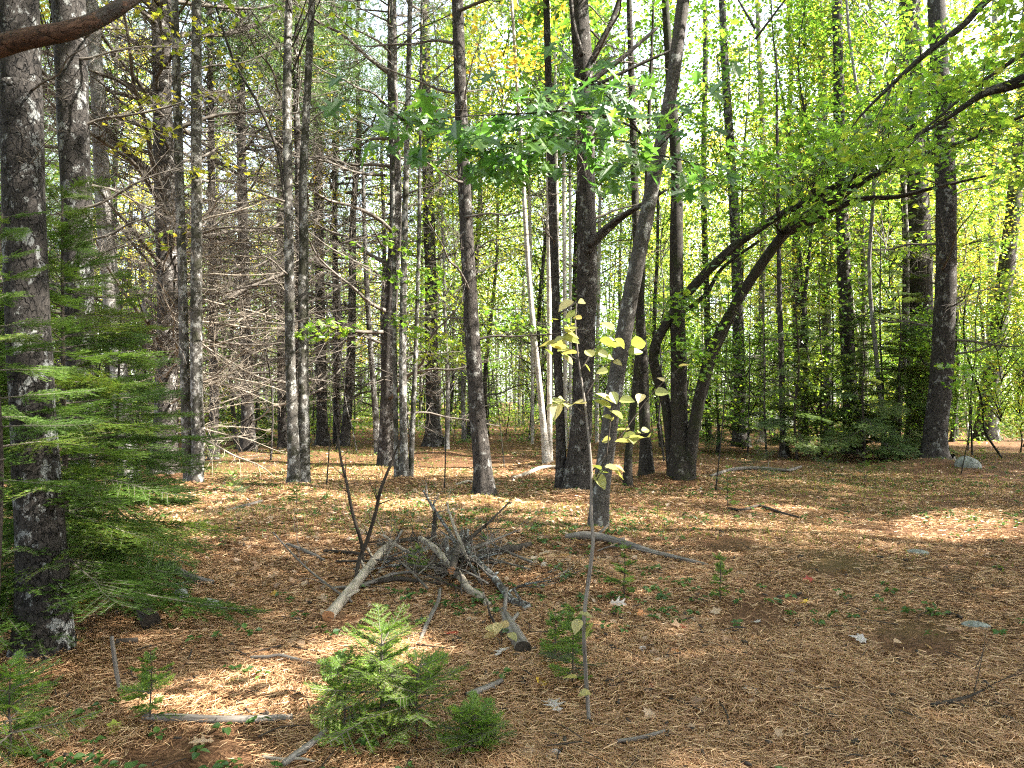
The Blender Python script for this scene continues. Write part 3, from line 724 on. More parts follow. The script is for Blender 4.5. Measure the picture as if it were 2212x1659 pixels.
fk, fkp = pline('pine_tree', 'thick rough-barked pine with broken side limbs, behind the leaning oak', [(1246, 1060, 72), (1250, 1000, 58), (1257, 880, 50), (1265, 720, 46), (1268, 540, 48), (1266, 420, 44), (1264, 250, 44), (1258, 120, 46), (1250, 0, 44)], 12.4, M['pine'], 95, 18, ('pine', 9.5, 18, 3.6), 14, (4, 9), (.9, 2.6), sides=26, flare=.3)
for k, pa in enumerate([[(1268, 545, 18), (1300, 510, 15), (1350, 465, 13), (1400, 435, 10), (1440, 410, 6)], [(1270, 530, 14), (1310, 490, 12), (1360, 455, 9), (1400, 445, 5)], [(1262, 170, 20), (1290, 110, 17), (1320, 50, 14), (1345, -20, 12)],
                        [(1265, 185, 15), (1310, 150, 13), (1350, 120, 11), (1420, 60, 8)], [(1258, 120, 15), (1240, 60, 12), (1232, -10, 10)], [(1275, 190, 9), (1380, 140, 8), (1480, 95, 5)]]):
    path_tree(None, None, pa, 12.2 - .1 * k, M['pine'], 0, 300 + k, root=fk, part='branch', flare=0, sides=9, noise=.1)
# far pale stems standing between white clump and forked pine
for k, (x0, x1, w, y) in enumerate([(1207, 1200, 9, 21), (1221, 1217, 10, 22), (1232, 1231, 8, 23), (1150, 1140, 8, 24), (1290, 1300, 9, 25)]):
    pline('birch_tree', ['thin white stem touching the slim brown pine', 'bright white stem halfway from slim brown pine to thick forked pine', 'white stem far behind, hugging the edge of the thick forked pine', 'faint pale stem beyond the white clump, towards the dark pine', 'pale stem glimpsed between the thick forked pine and leaning oak'][k],
          [(x0, 985, w), (x0, 800, w), ((x0 + x1) / 2, 500, w), (x1, 200, w * .8), (x1, 0, w * .8)], y, M['pale'], 96 + k, 17, ('leaf', 9, 17, 1.6))
# leaning oak in front
ok, okp, _, _ = path_tree('oak_tree', 'leaning smooth grey oak with a drooping spray of dark lobed leaves',
    [(1290, 1156, 50), (1298, 1060, 42), (1309, 980, 40), (1330, 830, 38), (1360, 650, 38), (1394, 480, 36), (1424, 330, 33), (1454, 170, 31), (1476, 0, 30)], 8.55, M['oak'], 13, 100, sides=28, flare=.3)
add_crown(ok, 'leaf', 7.5, 13, 3.0, 101, okp[-1], M['lgreen'], nspray=100)
def oak_spray():
    r = np.random.default_rng(7); o = np.array(ok.location)
    limbs = [[(1412, 335, 8.4), (1380, 285, 7.6), (1330, 260, 7.0), (1240, 240, 6.3), (1140, 245, 5.9), (1020, 250, 5.7), (900, 262, 5.6), (850, 258, 5.5)],
             [(1395, 300, 7.8), (1330, 225, 6.9), (1290, 190, 6.5), (1270, 160, 6.3)], [(1405, 315, 8.1), (1300, 300, 6.9), (1180, 300, 6.3), (1080, 320, 6.0), (1000, 330, 5.9)],
             [(1410, 330, 8.3), (1450, 290, 7.6), (1480, 240, 7.2), (1500, 215, 7)], [(1405, 340, 8.3), (1390, 365, 7.5), (1370, 355, 7.0), (1310, 345, 6.6)], [(1425, 335, 8.3), (1470, 345, 7.7), (1530, 365, 7.4), (1560, 400, 7.3)]]
    P, N, Hd = [], [], []
    for li, l in enumerate(limbs):
        p3 = np.array([at(*q) for q in l])
        mb = MB(); mb.add(*tube(p3, [.016, .008, .003] if li == 0 else [.01, .005, .002], 6, 26, .1))
        Q = catmull(p3, 60)
        cnt = [74, 28, 42, 16, 18, 16][li]
        pts = MB()
        for _ in range(cnt):
            u = r.uniform(.28, 1.0); q = Q[int(u * 60)]
            e = q + np.array([r.normal(0, .2), r.normal(0, .2), r.normal(0, .15)])
            mb.add(*tube([q, (q + e) / 2 + np.array([0, 0, .02]), e], [.0045, .003, .002], 3, cap=False))
            for _ in range(r.integers(1, 4)):
                P.append(e + r.normal(0, .02, 3)); d = r.normal(0, 1, 3); d[2] = -abs(d[2]) * .8 - .25; Hd.append(d)
                N.append(np.array([r.normal(0, .45), -.6 + r.normal(0, .55), .75]))
        b = obj('branch', mb.mesh('branch', M['maple'], True, o), ok)
    mb = MB(); P = np.array(P); leaves(mb, OAK, P, np.array(N), .225 * r.uniform(.65, 1.15, len(P)), r, heading=np.array(Hd))
    obj('foliage', mb.mesh('foliage', M['loak'], False, o), ok)
oak_spray()
# arching maple clump
ar, arp, _, _ = path_tree('maple_tree', 'clump of mossy maple trunks, two arching over to the side and carrying bright green leaves',
    [(1470, 992, 52), (1468, 930, 40), (1466, 780, 37), (1462, 640, 34), (1461, 500, 32), (1462, 380, 27), (1450, 200, 22)], 13.5, M['maple'], 12, 110, sides=20, flare=.3)
A1 = [(1489, 1012, 30), (1503, 900, 28), (1525, 800, 26), (1560, 710, 26), (1612, 620, 25), (1690, 510, 24), (1760, 455, 21), (1820, 420, 18), (1900, 372, 15), (2000, 335, 12), (2110, 295, 10), (2230, 240, 8)]
A2 = [(1452, 1000, 26), (1440, 880, 24), (1412, 770, 24), (1445, 690, 24), (1510, 605, 23), (1590, 530, 21), (1660, 480, 18), (1730, 440, 16), (1800, 405, 15), (1860, 370, 13), (1900, 330, 9)]
A3 = [(1700, 505, 15), (1780, 468, 15), (1850, 432, 14), (1940, 425, 11), (2020, 405, 8), (2130, 380, 5)]
A4 = [(1498, 905, 13), (1520, 860, 12), (1545, 770, 11), (1600, 650, 9)]
A5 = [(1440, 700, 12), (1520, 640, 11), (1560, 580, 9), (1640, 520, 6)]
for k, (pa, y0, y1) in enumerate([(A1, 13.4, 12.2), (A2, 13.8, 12.9), (A3, 12.95, 12.4), (A4, 13.4, 13.1), (A5, 13.7, 13.3)]):
    path_tree(None, None, pa, y0, M['maple'], 0, 111 + k, Ytop=y1, root=ar, part='trunk' if k < 2 else 'branch', flare=.15 if k < 2 else 0, sides=12, noise=.09, base_dz=.1)
rng = np.random.default_rng(9)
cen = []
for _ in range(190):
    px = 1560 + 720 * rng.uniform() ** .85; u = (px - 1430) / 830
    yc = 560 - 330 * u
    cen.append((px, yc - 55 + rng.normal(0, 70) - 60 * rng.uniform(0, 1), rng.uniform(10.2, 13.8)))
for _ in range(14): cen.append((rng.normal(1490, 55), rng.normal(700, 60), rng.uniform(12.4, 13.6)))
A1p = np.array([at(a, b, 12.9) for a, b, _ in A1])
def near_arch(q):
    d = np.linalg.norm(A1p - q, axis=1); return A1p[np.argmin(d)]
fol('foliage', ar, cen, 24, .5, .115, MAPLE, M['lgreen'], 120, near_arch, keep=shade_keep)
stub, _ = pline('maple_tree', 'short mossy leaning stem beside the leaning oak base', [(1356, 1048, 24), (1358, 980, 19), (1366, 900, 17), (1376, 800, 16), (1384, 700, 14), (1388, 600, 12)], 13.0, M['maple'], 121, 9, None, 0, flare=.2)
pline('maple_tree', 'straight dark mossy stem rising between the leaning oak and arching maples', [(1396, 1004, 32), (1393, 920, 26), (1388, 780, 25), (1381, 640, 22), (1375, 500, 20), (1370, 360, 18), (1362, 100, 15)], 14.0, M['maple'], 122, 13, ('leaf', 7.5, 13, 2.4), 6, (3, 8), (.6, 1.6))
pline('pine_tree', 'brown straight trunk standing back past the arching maples', [(1601, 942, 38), (1599, 880, 29), (1594, 700, 27), (1588, 500, 24), (1576, 300, 21), (1565, 120, 18), (1560, 0, 16)], 24, M['pine_grey'], 123, 18, ('leaf', 9, 18, 2.6), 14, (3, 11), (.8, 2.0))
pline('spruce_tree', 'thin dark spruce pole with a flared foot at the edge of the spruce thicket', [(1694, 978, 22), (1691, 930, 15), (1688, 780, 13), (1684, 640, 12), (1682, 500, 9)], 19, M['pine'], 124, 11, None, 20, (1, 8), (.6, 1.5))
rp, rpp = pline('pine_tree', 'stout furrowed pine with a swollen dark base near the small grey boulder', [(2018, 996, 62), (2022, 930, 52), (2034, 800, 48), (2042, 640, 46), (2044, 480, 45), (2040, 330, 43), (2030, 150, 40), (2022, 0, 38)], 17.5, M['pine'], 125, 20, ('pine', 10, 20, 3.4), 22, (2.5, 10), (1.2, 3.0), sides=24, flare=.65)
pline('pine_tree', 'massive rugged trunk half hidden by spruce boughs behind the stout furrowed pine', [(1990, 955, 70), (1990, 850, 62), (1986, 650, 60), (1980, 450, 56), (1972, 250, 50), (1965, 0, 46)], 21, M['pine'], 126, 20, ('pine', 11, 20, 3.2), 20, (3, 11), (1.2, 3.0))
pline('pine_tree', 'leaning grey trunk beyond the stout furrowed pine, sunlit down one side', [(2132, 916, 48), (2146, 800, 40), (2160, 690, 36), (2176, 560, 34), (2190, 440, 32), (2204, 300, 30), (2225, 0, 28)], 27, M['pine_grey'], 127, 18, ('leaf', 9, 18, 3.0), 16, (3, 11), (1.0, 2.4))
pline('birch_tree', 'pale straight trunk just behind the leaning grey trunk beyond the stout pine', [(2143, 905, 22), (2140, 750, 19), (2143, 550, 17), (2147, 300, 15), (2150, 0, 13)], 31, M['birch'], 128, 18, ('leaf', 8, 18, 2.4), 8, (3, 10), (.8, 2))
pline('pine_tree', 'dark trunk buried in the middle of the young spruce thicket', [(1842, 968, 42), (1836, 850, 34), (1829, 700, 32), (1822, 550, 29), (1815, 350, 26), (1808, 0, 22)], 20.5, M['pine'], 129, 18, ('pine', 11, 18, 2.8), 16, (2, 9), (.8, 2.2))

# young spruce thicket on the right and other young conifers
def conifer(name, label, base, h, Rb, nb, seed, meshes, ref=1.0, trunk_r=.02, z0=.12, sparse=0, group=None, cat='spruce', droop=(.05, .35), mat='darkwood', rest=True):
    r = np.random.default_rng(seed)
    root = thing(name, label, cat, base, group)
    mb = MB(); k = 5
    P = np.stack([r.normal(0, .006 * h, k), r.normal(0, .006 * h, k), np.linspace(0, h, k)], 1); P[0, :2] = 0; P = np.vstack([[0, 0, -.05], P])
    mb.add(*tube(P, np.linspace(trunk_r, trunk_r * .2, 6), 7, 14, .06))
    obj('trunk', mb.mesh('trunk', M[mat], True), root)
    for i in range(nb):
        u = z0 + (1 - z0) * ((i + .5) / nb) ** .9
        l = max(.22 * Rb, Rb * (1.05 - u) ** .75) * r.uniform(.7, 1.12)
        a = i * 2.399 + r.normal(0, .35)
        el = -r.uniform(*droop) + u * .55
        ms, rf = meshes, ref
        if ref < .5:
            u = min(.97, z0 + (1 - z0) * (round((u - z0) / (1 - z0) * 6) / 6) + r.normal(0, .012)); l = Rb * (1.08 - u) ** .5 * r.uniform(.35, 1.2)
            if l < .17: ms, rf = (BOUGH_TINY_D if meshes is BOUGH_SEED_D else BOUGH_TINY), .12
        obj('bough', ms[r.integers(len(ms))], root, (*(axis_at(P, u * h))[:2], u * h), (r.normal(0, .25), -el, a), l / rf)
    return root
TH = [(1722, 985, 18.2, 4.6, 1.3, 'slim young spruce at the near edge of the thicket, past the thin pole'), (1775, 975, 19, 5.2, 1.6, 'young spruce between the slim edge spruce and the buried dark trunk'),
      (1868, 985, 18.0, 3.4, 1.5, 'low spreading spruce in front of the buried dark trunk'), (1905, 975, 19.2, 6.6, 1.9, 'tallest dense spruce of the thicket, beside the buried dark trunk'),
      (1945, 985, 18.6, 4.6, 1.6, 'spruce brushing the stout furrowed pine with its lower boughs'), (1960, 970, 20, 7.4, 1.8, 'tall thin-topped spruce in front of the massive rugged trunk'), (1655, 960, 22, 5.2, 1.3, 'pale sparse spruce behind the thin dark pole'),
      (1800, 955, 22, 7.8, 1.9, 'tall spruce at the back of the thicket, above the others')]
for k, (a, b, y, h, rb, lab) in enumerate(TH):
    p = at(a, b, y); conifer('young_spruce', lab, (p[0], y, tz(p[0], y)), h, rb, 30, 400 + k, BOUGH_SPR, 1.0, .045, .06, group='young spruces in the thicket')
p = at(128, 1300, 5.0)
conifer('balsam_fir', 'dense dark fir spreading wide flat boughs across the thick lichened pine', (p[0], 5.0, tz(p[0], 5.0)), 3.1, 1.4, 90, 431, BOUGH_FIR, 1.0, .03, .1, cat='fir', droop=(.0, .3))
conifer('balsam_fir', 'fir rooted outside the picture, its boughs crossing in front of the thick lichened pine', (-2.72, 3.75, tz(-2.72, 3.75)), 2.6, 1.15, 30, 435, BOUGH_FIR, 1.0, .02, .44, cat='fir', droop=(.0, .25))
p = at(255, 1200, 6.6)
conifer('balsam_fir', 'dark fir whose low boughs fan over the floor beside the dead-limbed pine', (p[0], 6.6, tz(p[0], 6.6)), 2.7, 1.15, 70, 432, BOUGH_FIR, 1.0, .025, .1, cat='fir')
p = gp(-60, 1440)
conifer('balsam_fir', 'small fir half cut off by the picture edge below the thick pine', (p[0], p[1], p[2]), .75, .42, 40, 433, BOUGH_SEED, .3, .014, .15, cat='fir', droop=(-.1, .2))
p = gp(20, 1640)
conifer('balsam_fir', 'bright low fir in the very corner, its tips over the needles', (p[0], p[1], p[2]), .42, .36, 36, 434, BOUGH_SEED, .3, .008, .12, cat='fir', droop=(-.1, .2))

# fir seedlings on the floor
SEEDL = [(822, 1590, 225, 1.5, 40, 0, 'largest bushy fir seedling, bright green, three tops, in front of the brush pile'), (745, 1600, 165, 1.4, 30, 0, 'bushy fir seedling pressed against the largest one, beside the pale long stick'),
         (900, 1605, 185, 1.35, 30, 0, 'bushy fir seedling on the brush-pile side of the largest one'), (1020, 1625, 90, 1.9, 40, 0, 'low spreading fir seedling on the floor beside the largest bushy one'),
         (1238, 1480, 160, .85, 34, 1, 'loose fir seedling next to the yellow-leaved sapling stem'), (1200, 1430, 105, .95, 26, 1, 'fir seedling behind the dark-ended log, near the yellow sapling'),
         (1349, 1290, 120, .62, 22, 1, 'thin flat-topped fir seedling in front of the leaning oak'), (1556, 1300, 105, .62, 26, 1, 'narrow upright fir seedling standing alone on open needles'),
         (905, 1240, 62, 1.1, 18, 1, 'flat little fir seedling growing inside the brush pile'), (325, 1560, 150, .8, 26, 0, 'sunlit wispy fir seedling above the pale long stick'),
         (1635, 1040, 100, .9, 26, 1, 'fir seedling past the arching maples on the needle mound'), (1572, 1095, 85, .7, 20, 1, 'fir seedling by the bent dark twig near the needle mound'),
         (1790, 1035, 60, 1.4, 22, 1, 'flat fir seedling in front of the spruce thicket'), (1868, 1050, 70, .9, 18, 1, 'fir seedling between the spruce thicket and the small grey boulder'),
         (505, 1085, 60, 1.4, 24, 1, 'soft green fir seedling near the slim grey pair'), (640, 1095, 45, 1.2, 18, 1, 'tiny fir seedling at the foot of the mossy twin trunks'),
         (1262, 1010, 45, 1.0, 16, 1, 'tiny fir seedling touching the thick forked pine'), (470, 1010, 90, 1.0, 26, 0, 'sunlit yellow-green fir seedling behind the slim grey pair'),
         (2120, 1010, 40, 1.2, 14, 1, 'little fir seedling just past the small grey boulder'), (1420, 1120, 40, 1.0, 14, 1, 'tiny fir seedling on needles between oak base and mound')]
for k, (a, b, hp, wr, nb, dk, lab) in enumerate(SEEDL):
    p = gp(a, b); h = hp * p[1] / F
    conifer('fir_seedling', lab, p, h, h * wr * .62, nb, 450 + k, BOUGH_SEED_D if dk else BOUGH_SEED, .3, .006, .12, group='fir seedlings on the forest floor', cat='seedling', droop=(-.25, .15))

# yellow-leaved sapling in front
sb = gp(1273, 1556); Ys = sb[1]
sap = thing('sapling', 'slender bent sapling with pale yellow and lime leaves, standing in front of the leaning oak', 'sapling', sb)
def sapling():
    r = np.random.default_rng(3); o = sb
    L1 = [(1273, 1570, 9), (1265, 1450, 9), (1261, 1356, 9), (1264, 1310, 9), (1271, 1256, 9), (1281, 1173, 8), (1277, 1106, 7), (1277, 1010, 6), (1270, 930, 5), (1262, 860, 5), (1250, 780, 4), (1243, 700, 3), (1246, 655, 2)]
    pts = np.array([at(a, b, Ys) for a, b, _ in L1]); rad = [w * Ys / F / 2 for _, _, w in L1]
    mb = MB(); mb.add(*tube(pts, rad, 10, 70, .06)); obj('trunk', mb.mesh('trunk', M['graywood'], True, o), sap)
    limbs = [[(1277, 1050), (1310, 985), (1350, 930), (1400, 860), (1450, 810), (1500, 770)], [(1277, 1020), (1330, 960), (1370, 940), (1395, 935)], [(1268, 900), (1230, 870), (1195, 865)], [(1262, 860), (1300, 800), (1350, 760), (1370, 735)],
             [(1250, 780), (1215, 760), (1190, 770)], [(1255, 800), (1290, 745), (1330, 720)], [(1278, 1060), (1300, 1020), (1330, 1005)], [(1243, 700), (1225, 720), (1200, 740)], [(1310, 985), (1320, 900), (1330, 850)]]
    P = []
    for l in limbs:
        dy = r.normal(0, .12)
        p3 = np.array([at(a, b, Ys + dy * i / len(l)) for i, (a, b) in enumerate(l)])
        mb = MB(); mb.add(*tube(p3, [.004, .0025, .0015], 6, 14, .08)); obj('branch', mb.mesh('branch', M['darkwood'], True, o), sap)
        Q = catmull(p3, 20)
        for i in range(7, 21, 2): P.append(Q[i] + r.normal(0, .018, 3))
    for a, b in [(1245, 688), (1255, 685), (1238, 700), (1232, 660), (1262, 655), (1248, 670), (1265, 780), (1280, 770), (1205, 700)]: P.append(at(a, b, Ys) + r.normal(0, .02, 3))
    for a, b in [(1250, 1325), (1283, 1345), (1252, 1338), (1245, 1465), (1250, 1500)]: P.append(at(a, b, Ys - .02))
    P = np.array(P); n = len(P)
    N = np.stack([r.normal(0, .45, n), r.normal(-.25, .5, n), np.full(n, .8)], 1)
    Hd = np.stack([r.normal(0, 1, n), r.normal(-.3, .6, n), r.normal(-.25, .3, n)], 1)
    mb = MB(); leaves(mb, OVATE, P, N, .078 * r.uniform(.55, 1.25, n), r, heading=Hd)
    obj('foliage', mb.mesh('foliage', M['lsap'], False, o), sap)
sapling()
fp = gp(1085, 1400)
ys = thing('seedling_plant', 'small yellow-leaved seedling leaning over the dark-ended log', 'seedling', gp(1085, 1395))
mb = MB(); rr = np.random.default_rng(4); yb = gp(1085, 1395)
mb.add(*tube([yb, at(1082, 1372, yb[1]), at(1078, 1350, yb[1])], [.003, .0015], 5, 8)); obj('stem', mb.mesh('stem', M['darkwood'], True, yb), ys)
mb = MB(); P = np.array([at(a, b, yb[1] - .02) for a, b in [(1050, 1355), (1078, 1345), (1100, 1352), (1098, 1368), (1072, 1372)]])
leaves(mb, OVATE, P, np.array([[0, -.4, 1.]] * 5) + rr.normal(0, .25, (5, 3)), .085, rr); obj('foliage', mb.mesh('foliage', M['lsap'], False, yb), ys)

# understory broadleaf saplings
def under(label, base_px, Yb, cen_px, mat, per, rad, size, shape, seed, nm='maple_sapling'):
    b = at(*base_px, Yb); b[2] = tz(b[0], b[1])
    root = thing(nm, label, 'sapling', b)
    cs = np.array([at(*c) for c in cen_px]); top = cs[np.argmax(cs[:, 2])]
    mb = MB(); st = np.array([b - [0, 0, .05], b * .6 + top * .4 + [.05, 0, 0], top]); mb.add(*tube(st, [.014, .009, .004], 6, 16, .05)); obj('trunk', mb.mesh('trunk', M['maple'], True, b), root)
    fol('foliage', root, cen_px, per, rad, size, shape, mat, seed, lambda q: axis_at(st, max(b[2] + .2, q[2] - .25)), twr=.004)
under('young maple with flat bright sunlit leaves behind the straight dark pine', (1090, 985), 16.5, [(1050, 690, 16.5), (1085, 675, 16.6), (1110, 690, 16.3), (1075, 705, 16.2), (1130, 705, 16.5), (1040, 670, 16.8), (1165, 712, 16.4), (1210, 700, 16.2)], M['lgreen'], 26, .32, .12, MAPLE, 501)
under('oak sapling with lobed green and brown leaves beside the mossy twin trunks', (705, 1040), 12.4, [(680, 705, 12.4), (710, 700, 12.3), (735, 715, 12.5), (700, 725, 12.3), (670, 720, 12.6), (765, 710, 12.5)], M['lgreen'], 13, .26, .16, OAK, 502, 'oak_sapling')
under('oak sapling with browning leaves between the triple stems and dark pine', (960, 1060), 12.2, [(935, 755, 12.2), (965, 765, 12.2), (920, 770, 12.3), (985, 745, 12.1), (950, 720, 12.3), (1000, 775, 12.2)], M['lmix'], 13, .24, .15, OAK, 503, 'oak_sapling')
under('maple sapling with broad green leaves beside the stout furrowed pine', (2075, 1010), 15, [(2040, 790, 15), (2080, 800, 14.8), (2110, 790, 15.2), (2060, 830, 15), (2095, 835, 14.9), (2150, 815, 15)], M['lgreen'], 16, .3, .13, MAPLE, 504)
under('leafy maple sapling tangled with the arching maple trunks', (1545, 1010), 12.3, [(1500, 690, 12.4), (1530, 720, 12.3), (1480, 740, 12.2), (1555, 660, 12.5), (1515, 770, 12.3), (1575, 610, 12.5), (1540, 800, 12.4), (1470, 640, 12.4)], M['lgreen'], 22, .34, .11, MAPLE, 505)

# off-picture neighbours whose limbs reach in
lm = thing('pine_tree', 'pine just beyond the picture edge; its bare reddish dead limb crosses the thick lichened trunk', 'tree', (-3.05, 2.75, tz(-3.05, 2.75)))
o = np.array(lm.location)
mb = MB(); mb.add(*tube([o + [0, 0, -.2], o + [.02, 0, 2.5], o + [0, 0, 8], o + [0, 0, 13]], [.17, .15, .11, .04], 16, 40, .05, .4)); obj('trunk', mb.mesh('trunk', M['pine_lichen'], True, o), lm)
Lp = [(-420, 250, 3.0, 60), (-100, 130, 3.05, 52), (0, 98, 3.1, 46), (60, 82, 3.1, 44), (140, 68, 3.12, 42), (190, 52, 3.15, 38), (232, 32, 3.2, 34), (275, 5, 3.25, 30), (330, -40, 3.3, 26), (420, -130, 3.4, 16)]
pts = np.array([at(a, b, y) for a, b, y, _ in Lp]); pts[0] = o + [0, 0, 2.5]
mb = MB(); mb.add(*tube(pts, [w * y / F / 2 for _, _, y, w in Lp], 16, 60, .10, seed=3)); obj('limb', mb.mesh('limb', M['redlimb'], True, o), lm)
add_dead(lm, np.array([o, o + [0, 0, 13]]), 6, 2.4, 6, .5, 1.0, 601)
add_crown(lm, 'pine', 6.5, 13, 2.6, 602, o)
nm = thing('maple_tree', 'maple just outside the picture, its dark limbs and bright leaves slanting across the upper corner', 'tree', (6.6, 6.6, tz(6.6, 6.6)))
o = np.array(nm.location)
mb = MB(); mb.add(*tube([o + [0, 0, -.2], o + [-.1, 0, 3], o + [.1, 0, 7], o + [0, 0, 12]], [.17, .14, .10, .03], 14, 40, .06, .4)); obj('trunk', mb.mesh('trunk', M['maple'], True, o), nm)
for l, y0, y1, s in [([(2400, -220, 22), (2150, -15, 17), (2080, 55, 15), (1990, 125, 13), (1930, 180, 9), (1868, 240, 5), (1840, 275, 2)], 6.6, 6.3, o + [0, 0, 6.4]), ([(2500, 60, 34), (2230, 165, 26), (2180, 185, 24), (2120, 205, 16), (2040, 260, 8), (1930, 320, 4)], 6.4, 6.8, o + [0, 0, 4.6]),
                    ([(2330, 60, 14), (2160, 150, 8), (2020, 260, 5), (1960, 320, 3)], 6.5, 6.0, o + [0, 0, 5.2])]:
    pts = np.array([at(a, b, y0 + (y1 - y0) * k / (len(l) - 1)) for k, (a, b, _) in enumerate(l)]); rad = [w * 6.4 / F / 2 for _, _, w in l]
    pts = np.vstack([s, pts]); rad = [rad[0] * 1.4] + rad
    mb = MB(); mb.add(*tube(pts, rad, 10, 50, .1)); obj('limb', mb.mesh('limb', M['maple'], True, o), nm)
rng = np.random.default_rng(12)
cen = []
for _ in range(150):
    a = rng.uniform(1720, 2330); b = rng.uniform(-120, 440)
    if b < 520 - .32 * (a - 1500) + rng.normal(0, 60) and b > 330 - .62 * (a - 1700) + rng.normal(0, 50): cen.append((a, b, rng.uniform(5.2, 7.4)))
trunkN = np.array([o + [0, 0, 1], o + [0, 0, 9]])
NL = np.array([at(a, b, 6.4) for a, b in [(2150, -15), (1990, 125), (1930, 180), (2230, 165), (2120, 205), (2160, 150), (2020, 260)]])
fol('foliage', nm, cen, 18, .28, .085, MAPLE, M['lgreen'], 603, lambda q: NL[np.argmin(np.linalg.norm(NL - q, axis=1))], twr=.004)
add_crown(nm, 'leaf', 6.8, 12, 3.4, 604, o, M['lgreen'])

# canopy trees standing outside the view on the sunny side: they shade the clearing
r = np.random.default_rng(21)
cp = []
for gx_ in np.arange(4.5, 27, 3.3):
    for gy_ in np.arange(-8.5, 23, 3.3):
        x, y = gx_ + r.uniform(-1, 1), gy_ + r.uniform(-1, 1)
        if x > .74 * max(y, 0) + 1.6 and math.hypot(x, y) > 3.6: cp.append((x, y))
TRK = [trunk_mesh(15, .17, .04, 700 + s, M['pine'], .3) for s in range(4)]
lit_pts = np.array([gp(cx + a * rx * .6, cy_ + b * ry * .6, .05) for cx, cy_, rx, ry in LIT for a, b in ((0, 0), (-1, 0), (1, 0), (0, 1), (0, -1))] + [p for p, _ in RAYP])
def blocks(x, y):
    rel = np.array([x, y]) - lit_pts[:, :2]; hd = LS[:2] / np.linalg.norm(LS[:2])
    along = rel @ hd; off = np.abs(rel @ np.array([-hd[1], hd[0]]))
    return bool(((along > 0) & (off < .32) & (along * math.tan(SUN_EL) < 11)).sum() > 1)
cp = [c for c in cp if not blocks(*c)]  # trees whose trunks would block the chosen sun patches are left out
for k, (x, y) in enumerate(cp):
    t_ = thing('shade_tree', 'tall tree standing outside the view whose crown shades the clearing', 'tree', (x, y, tz(x, y)), 'trees outside the view on the sunny side')
    obj('trunk', TRK[k % 4], t_)
    add_crown(t_, 'pine' if k % 3 else 'leaf', 5.5 + r.uniform(0, 2.5), 14.5, 2.9, 710 + k, (x, y), M['lgreen'] if k % 2 else M['lmix'], nspray=150, per=26, size=.24)

# ------------------------------------------------------------------ the wood behind: every tree a copy of one of a few kinds
def make_kind(name, parts):
    root = obj(name, None, loc=(0, 0, -500)); ch = []
    for nm_, me, loc, rot, sc_ in parts: ch.append((nm_, me, loc, rot, sc_))
    return ch
KINDS = {}
def pine_kind(s):
    r = np.random.default_rng(800 + s); Hh = r.uniform(16, 20)
    c, b = pine_crown_mesh('crown', Hh * .5, Hh + .5, 2.6, 810 + s, 260)
    p = [('trunk', trunk_mesh(Hh, r.uniform(.14, .22), .03, 820 + s, M['pine_grey' if s % 2 else 'pine'], .35), (0, 0, 0), (0, 0, 0), 1), ('crown', c, (0, 0, 0), (0, 0, 0), 1), ('crown_limb', b, (0, 0, 0), (0, 0, 0), 1)]
    for k in range(32):
        z = .9 + (Hh * .6 - .9) * (k + r.uniform()) / 32
        p.append(('dead_branch', DEAD[r.integers(9)], (0, 0, z), (r.normal(0, .5), -r.uniform(-.2, .5), r.uniform(0, 6.28)), r.uniform(1.4, 3.8) / 2.4))
    return p
def leaf_kind(s, mat, H_, r0, z0, rad, bark, ns, size=.13):
    c, b = leaf_crown_mesh('crown', z0, H_, rad, 840 + s, mat, int(ns * 1.5), 30, size, KITE, bark=bark, power=1.8, sprayr=.7)
    return [('trunk', trunk_mesh(H_, r0, .02, 860 + s, bark, .5), (0, 0, 0), (0, 0, 0), 1), ('crown', c, (0, 0, 0), (0, 0, 0), 1), ('crown_limb', b, (0, 0, 0), (0, 0, 0), 1)]
def spruce_kind(s):
    r = np.random.default_rng(880 + s); h = r.uniform(3.0, 6.0); p = [('trunk', trunk_mesh(h, .05, .008, 890 + s, M['pine'], .1, 6, 10), (0, 0, 0), (0, 0, 0), 1)]
    for i in range(40):
        u = .06 + .92 * ((i + .5) / 40) ** .9; l = max(.3, 1.35 * (1.05 - u) ** .8) * r.uniform(.7, 1.15)
        p.append(('bough', BOUGH_SPR[r.integers(4)], (0, 0, u * h), (r.normal(0, .2), r.uniform(.0, .3) - u * .5, i * 2.399 + r.normal(0, .3)), l))
    return p
KINDS['pine_tree'] = [pine_kind(s) for s in range(4)]
KINDS['maple_tree'] = [leaf_kind(0, M['lgreen'], 15, .09, 3.0, 2.4, M['maple'], 120), leaf_kind(1, M['lmix'], 17, .11, 4.0, 2.6, M['mossy'], 130), leaf_kind(2, M['lmix'], 14, .08, 2.6, 2.2, M['birch'], 110), leaf_kind(3, M['lyellow'], 17, .10, 5.0, 2.6, M['maple'], 120)]
KINDS['birch_tree'] = [leaf_kind(5, M['lyellow'], 17, .07, 7.0, 1.9, M['pale'], 70), leaf_kind(6, M['lmix'], 16, .06, 6.0, 1.8, M['pale'], 70), leaf_kind(7, M['lgreen'], 15, .055, 5.5, 1.6, M['birch'], 60)]
KINDS['young_spruce'] = [spruce_kind(s) for s in range(3)]
KINDS['maple_sapling'] = [leaf_kind(9, M['lgreen'], 3.6, .02, .8, 1.2, M['maple'], 34, .11), leaf_kind(10, M['lmix'], 5.0, .028, 1.4, 1.4, M['maple'], 46, .11), leaf_kind(11, M['lmix'], 2.6, .016, .6, 1.0, M['maple'], 26, .10)]
ADJ = {'pine_tree': 'dead-branched pine', 'maple_tree': 'leafy maple', 'birch_tree': 'thin pale stem', 'young_spruce': 'young spruce', 'maple_sapling': 'low leafy sapling'}
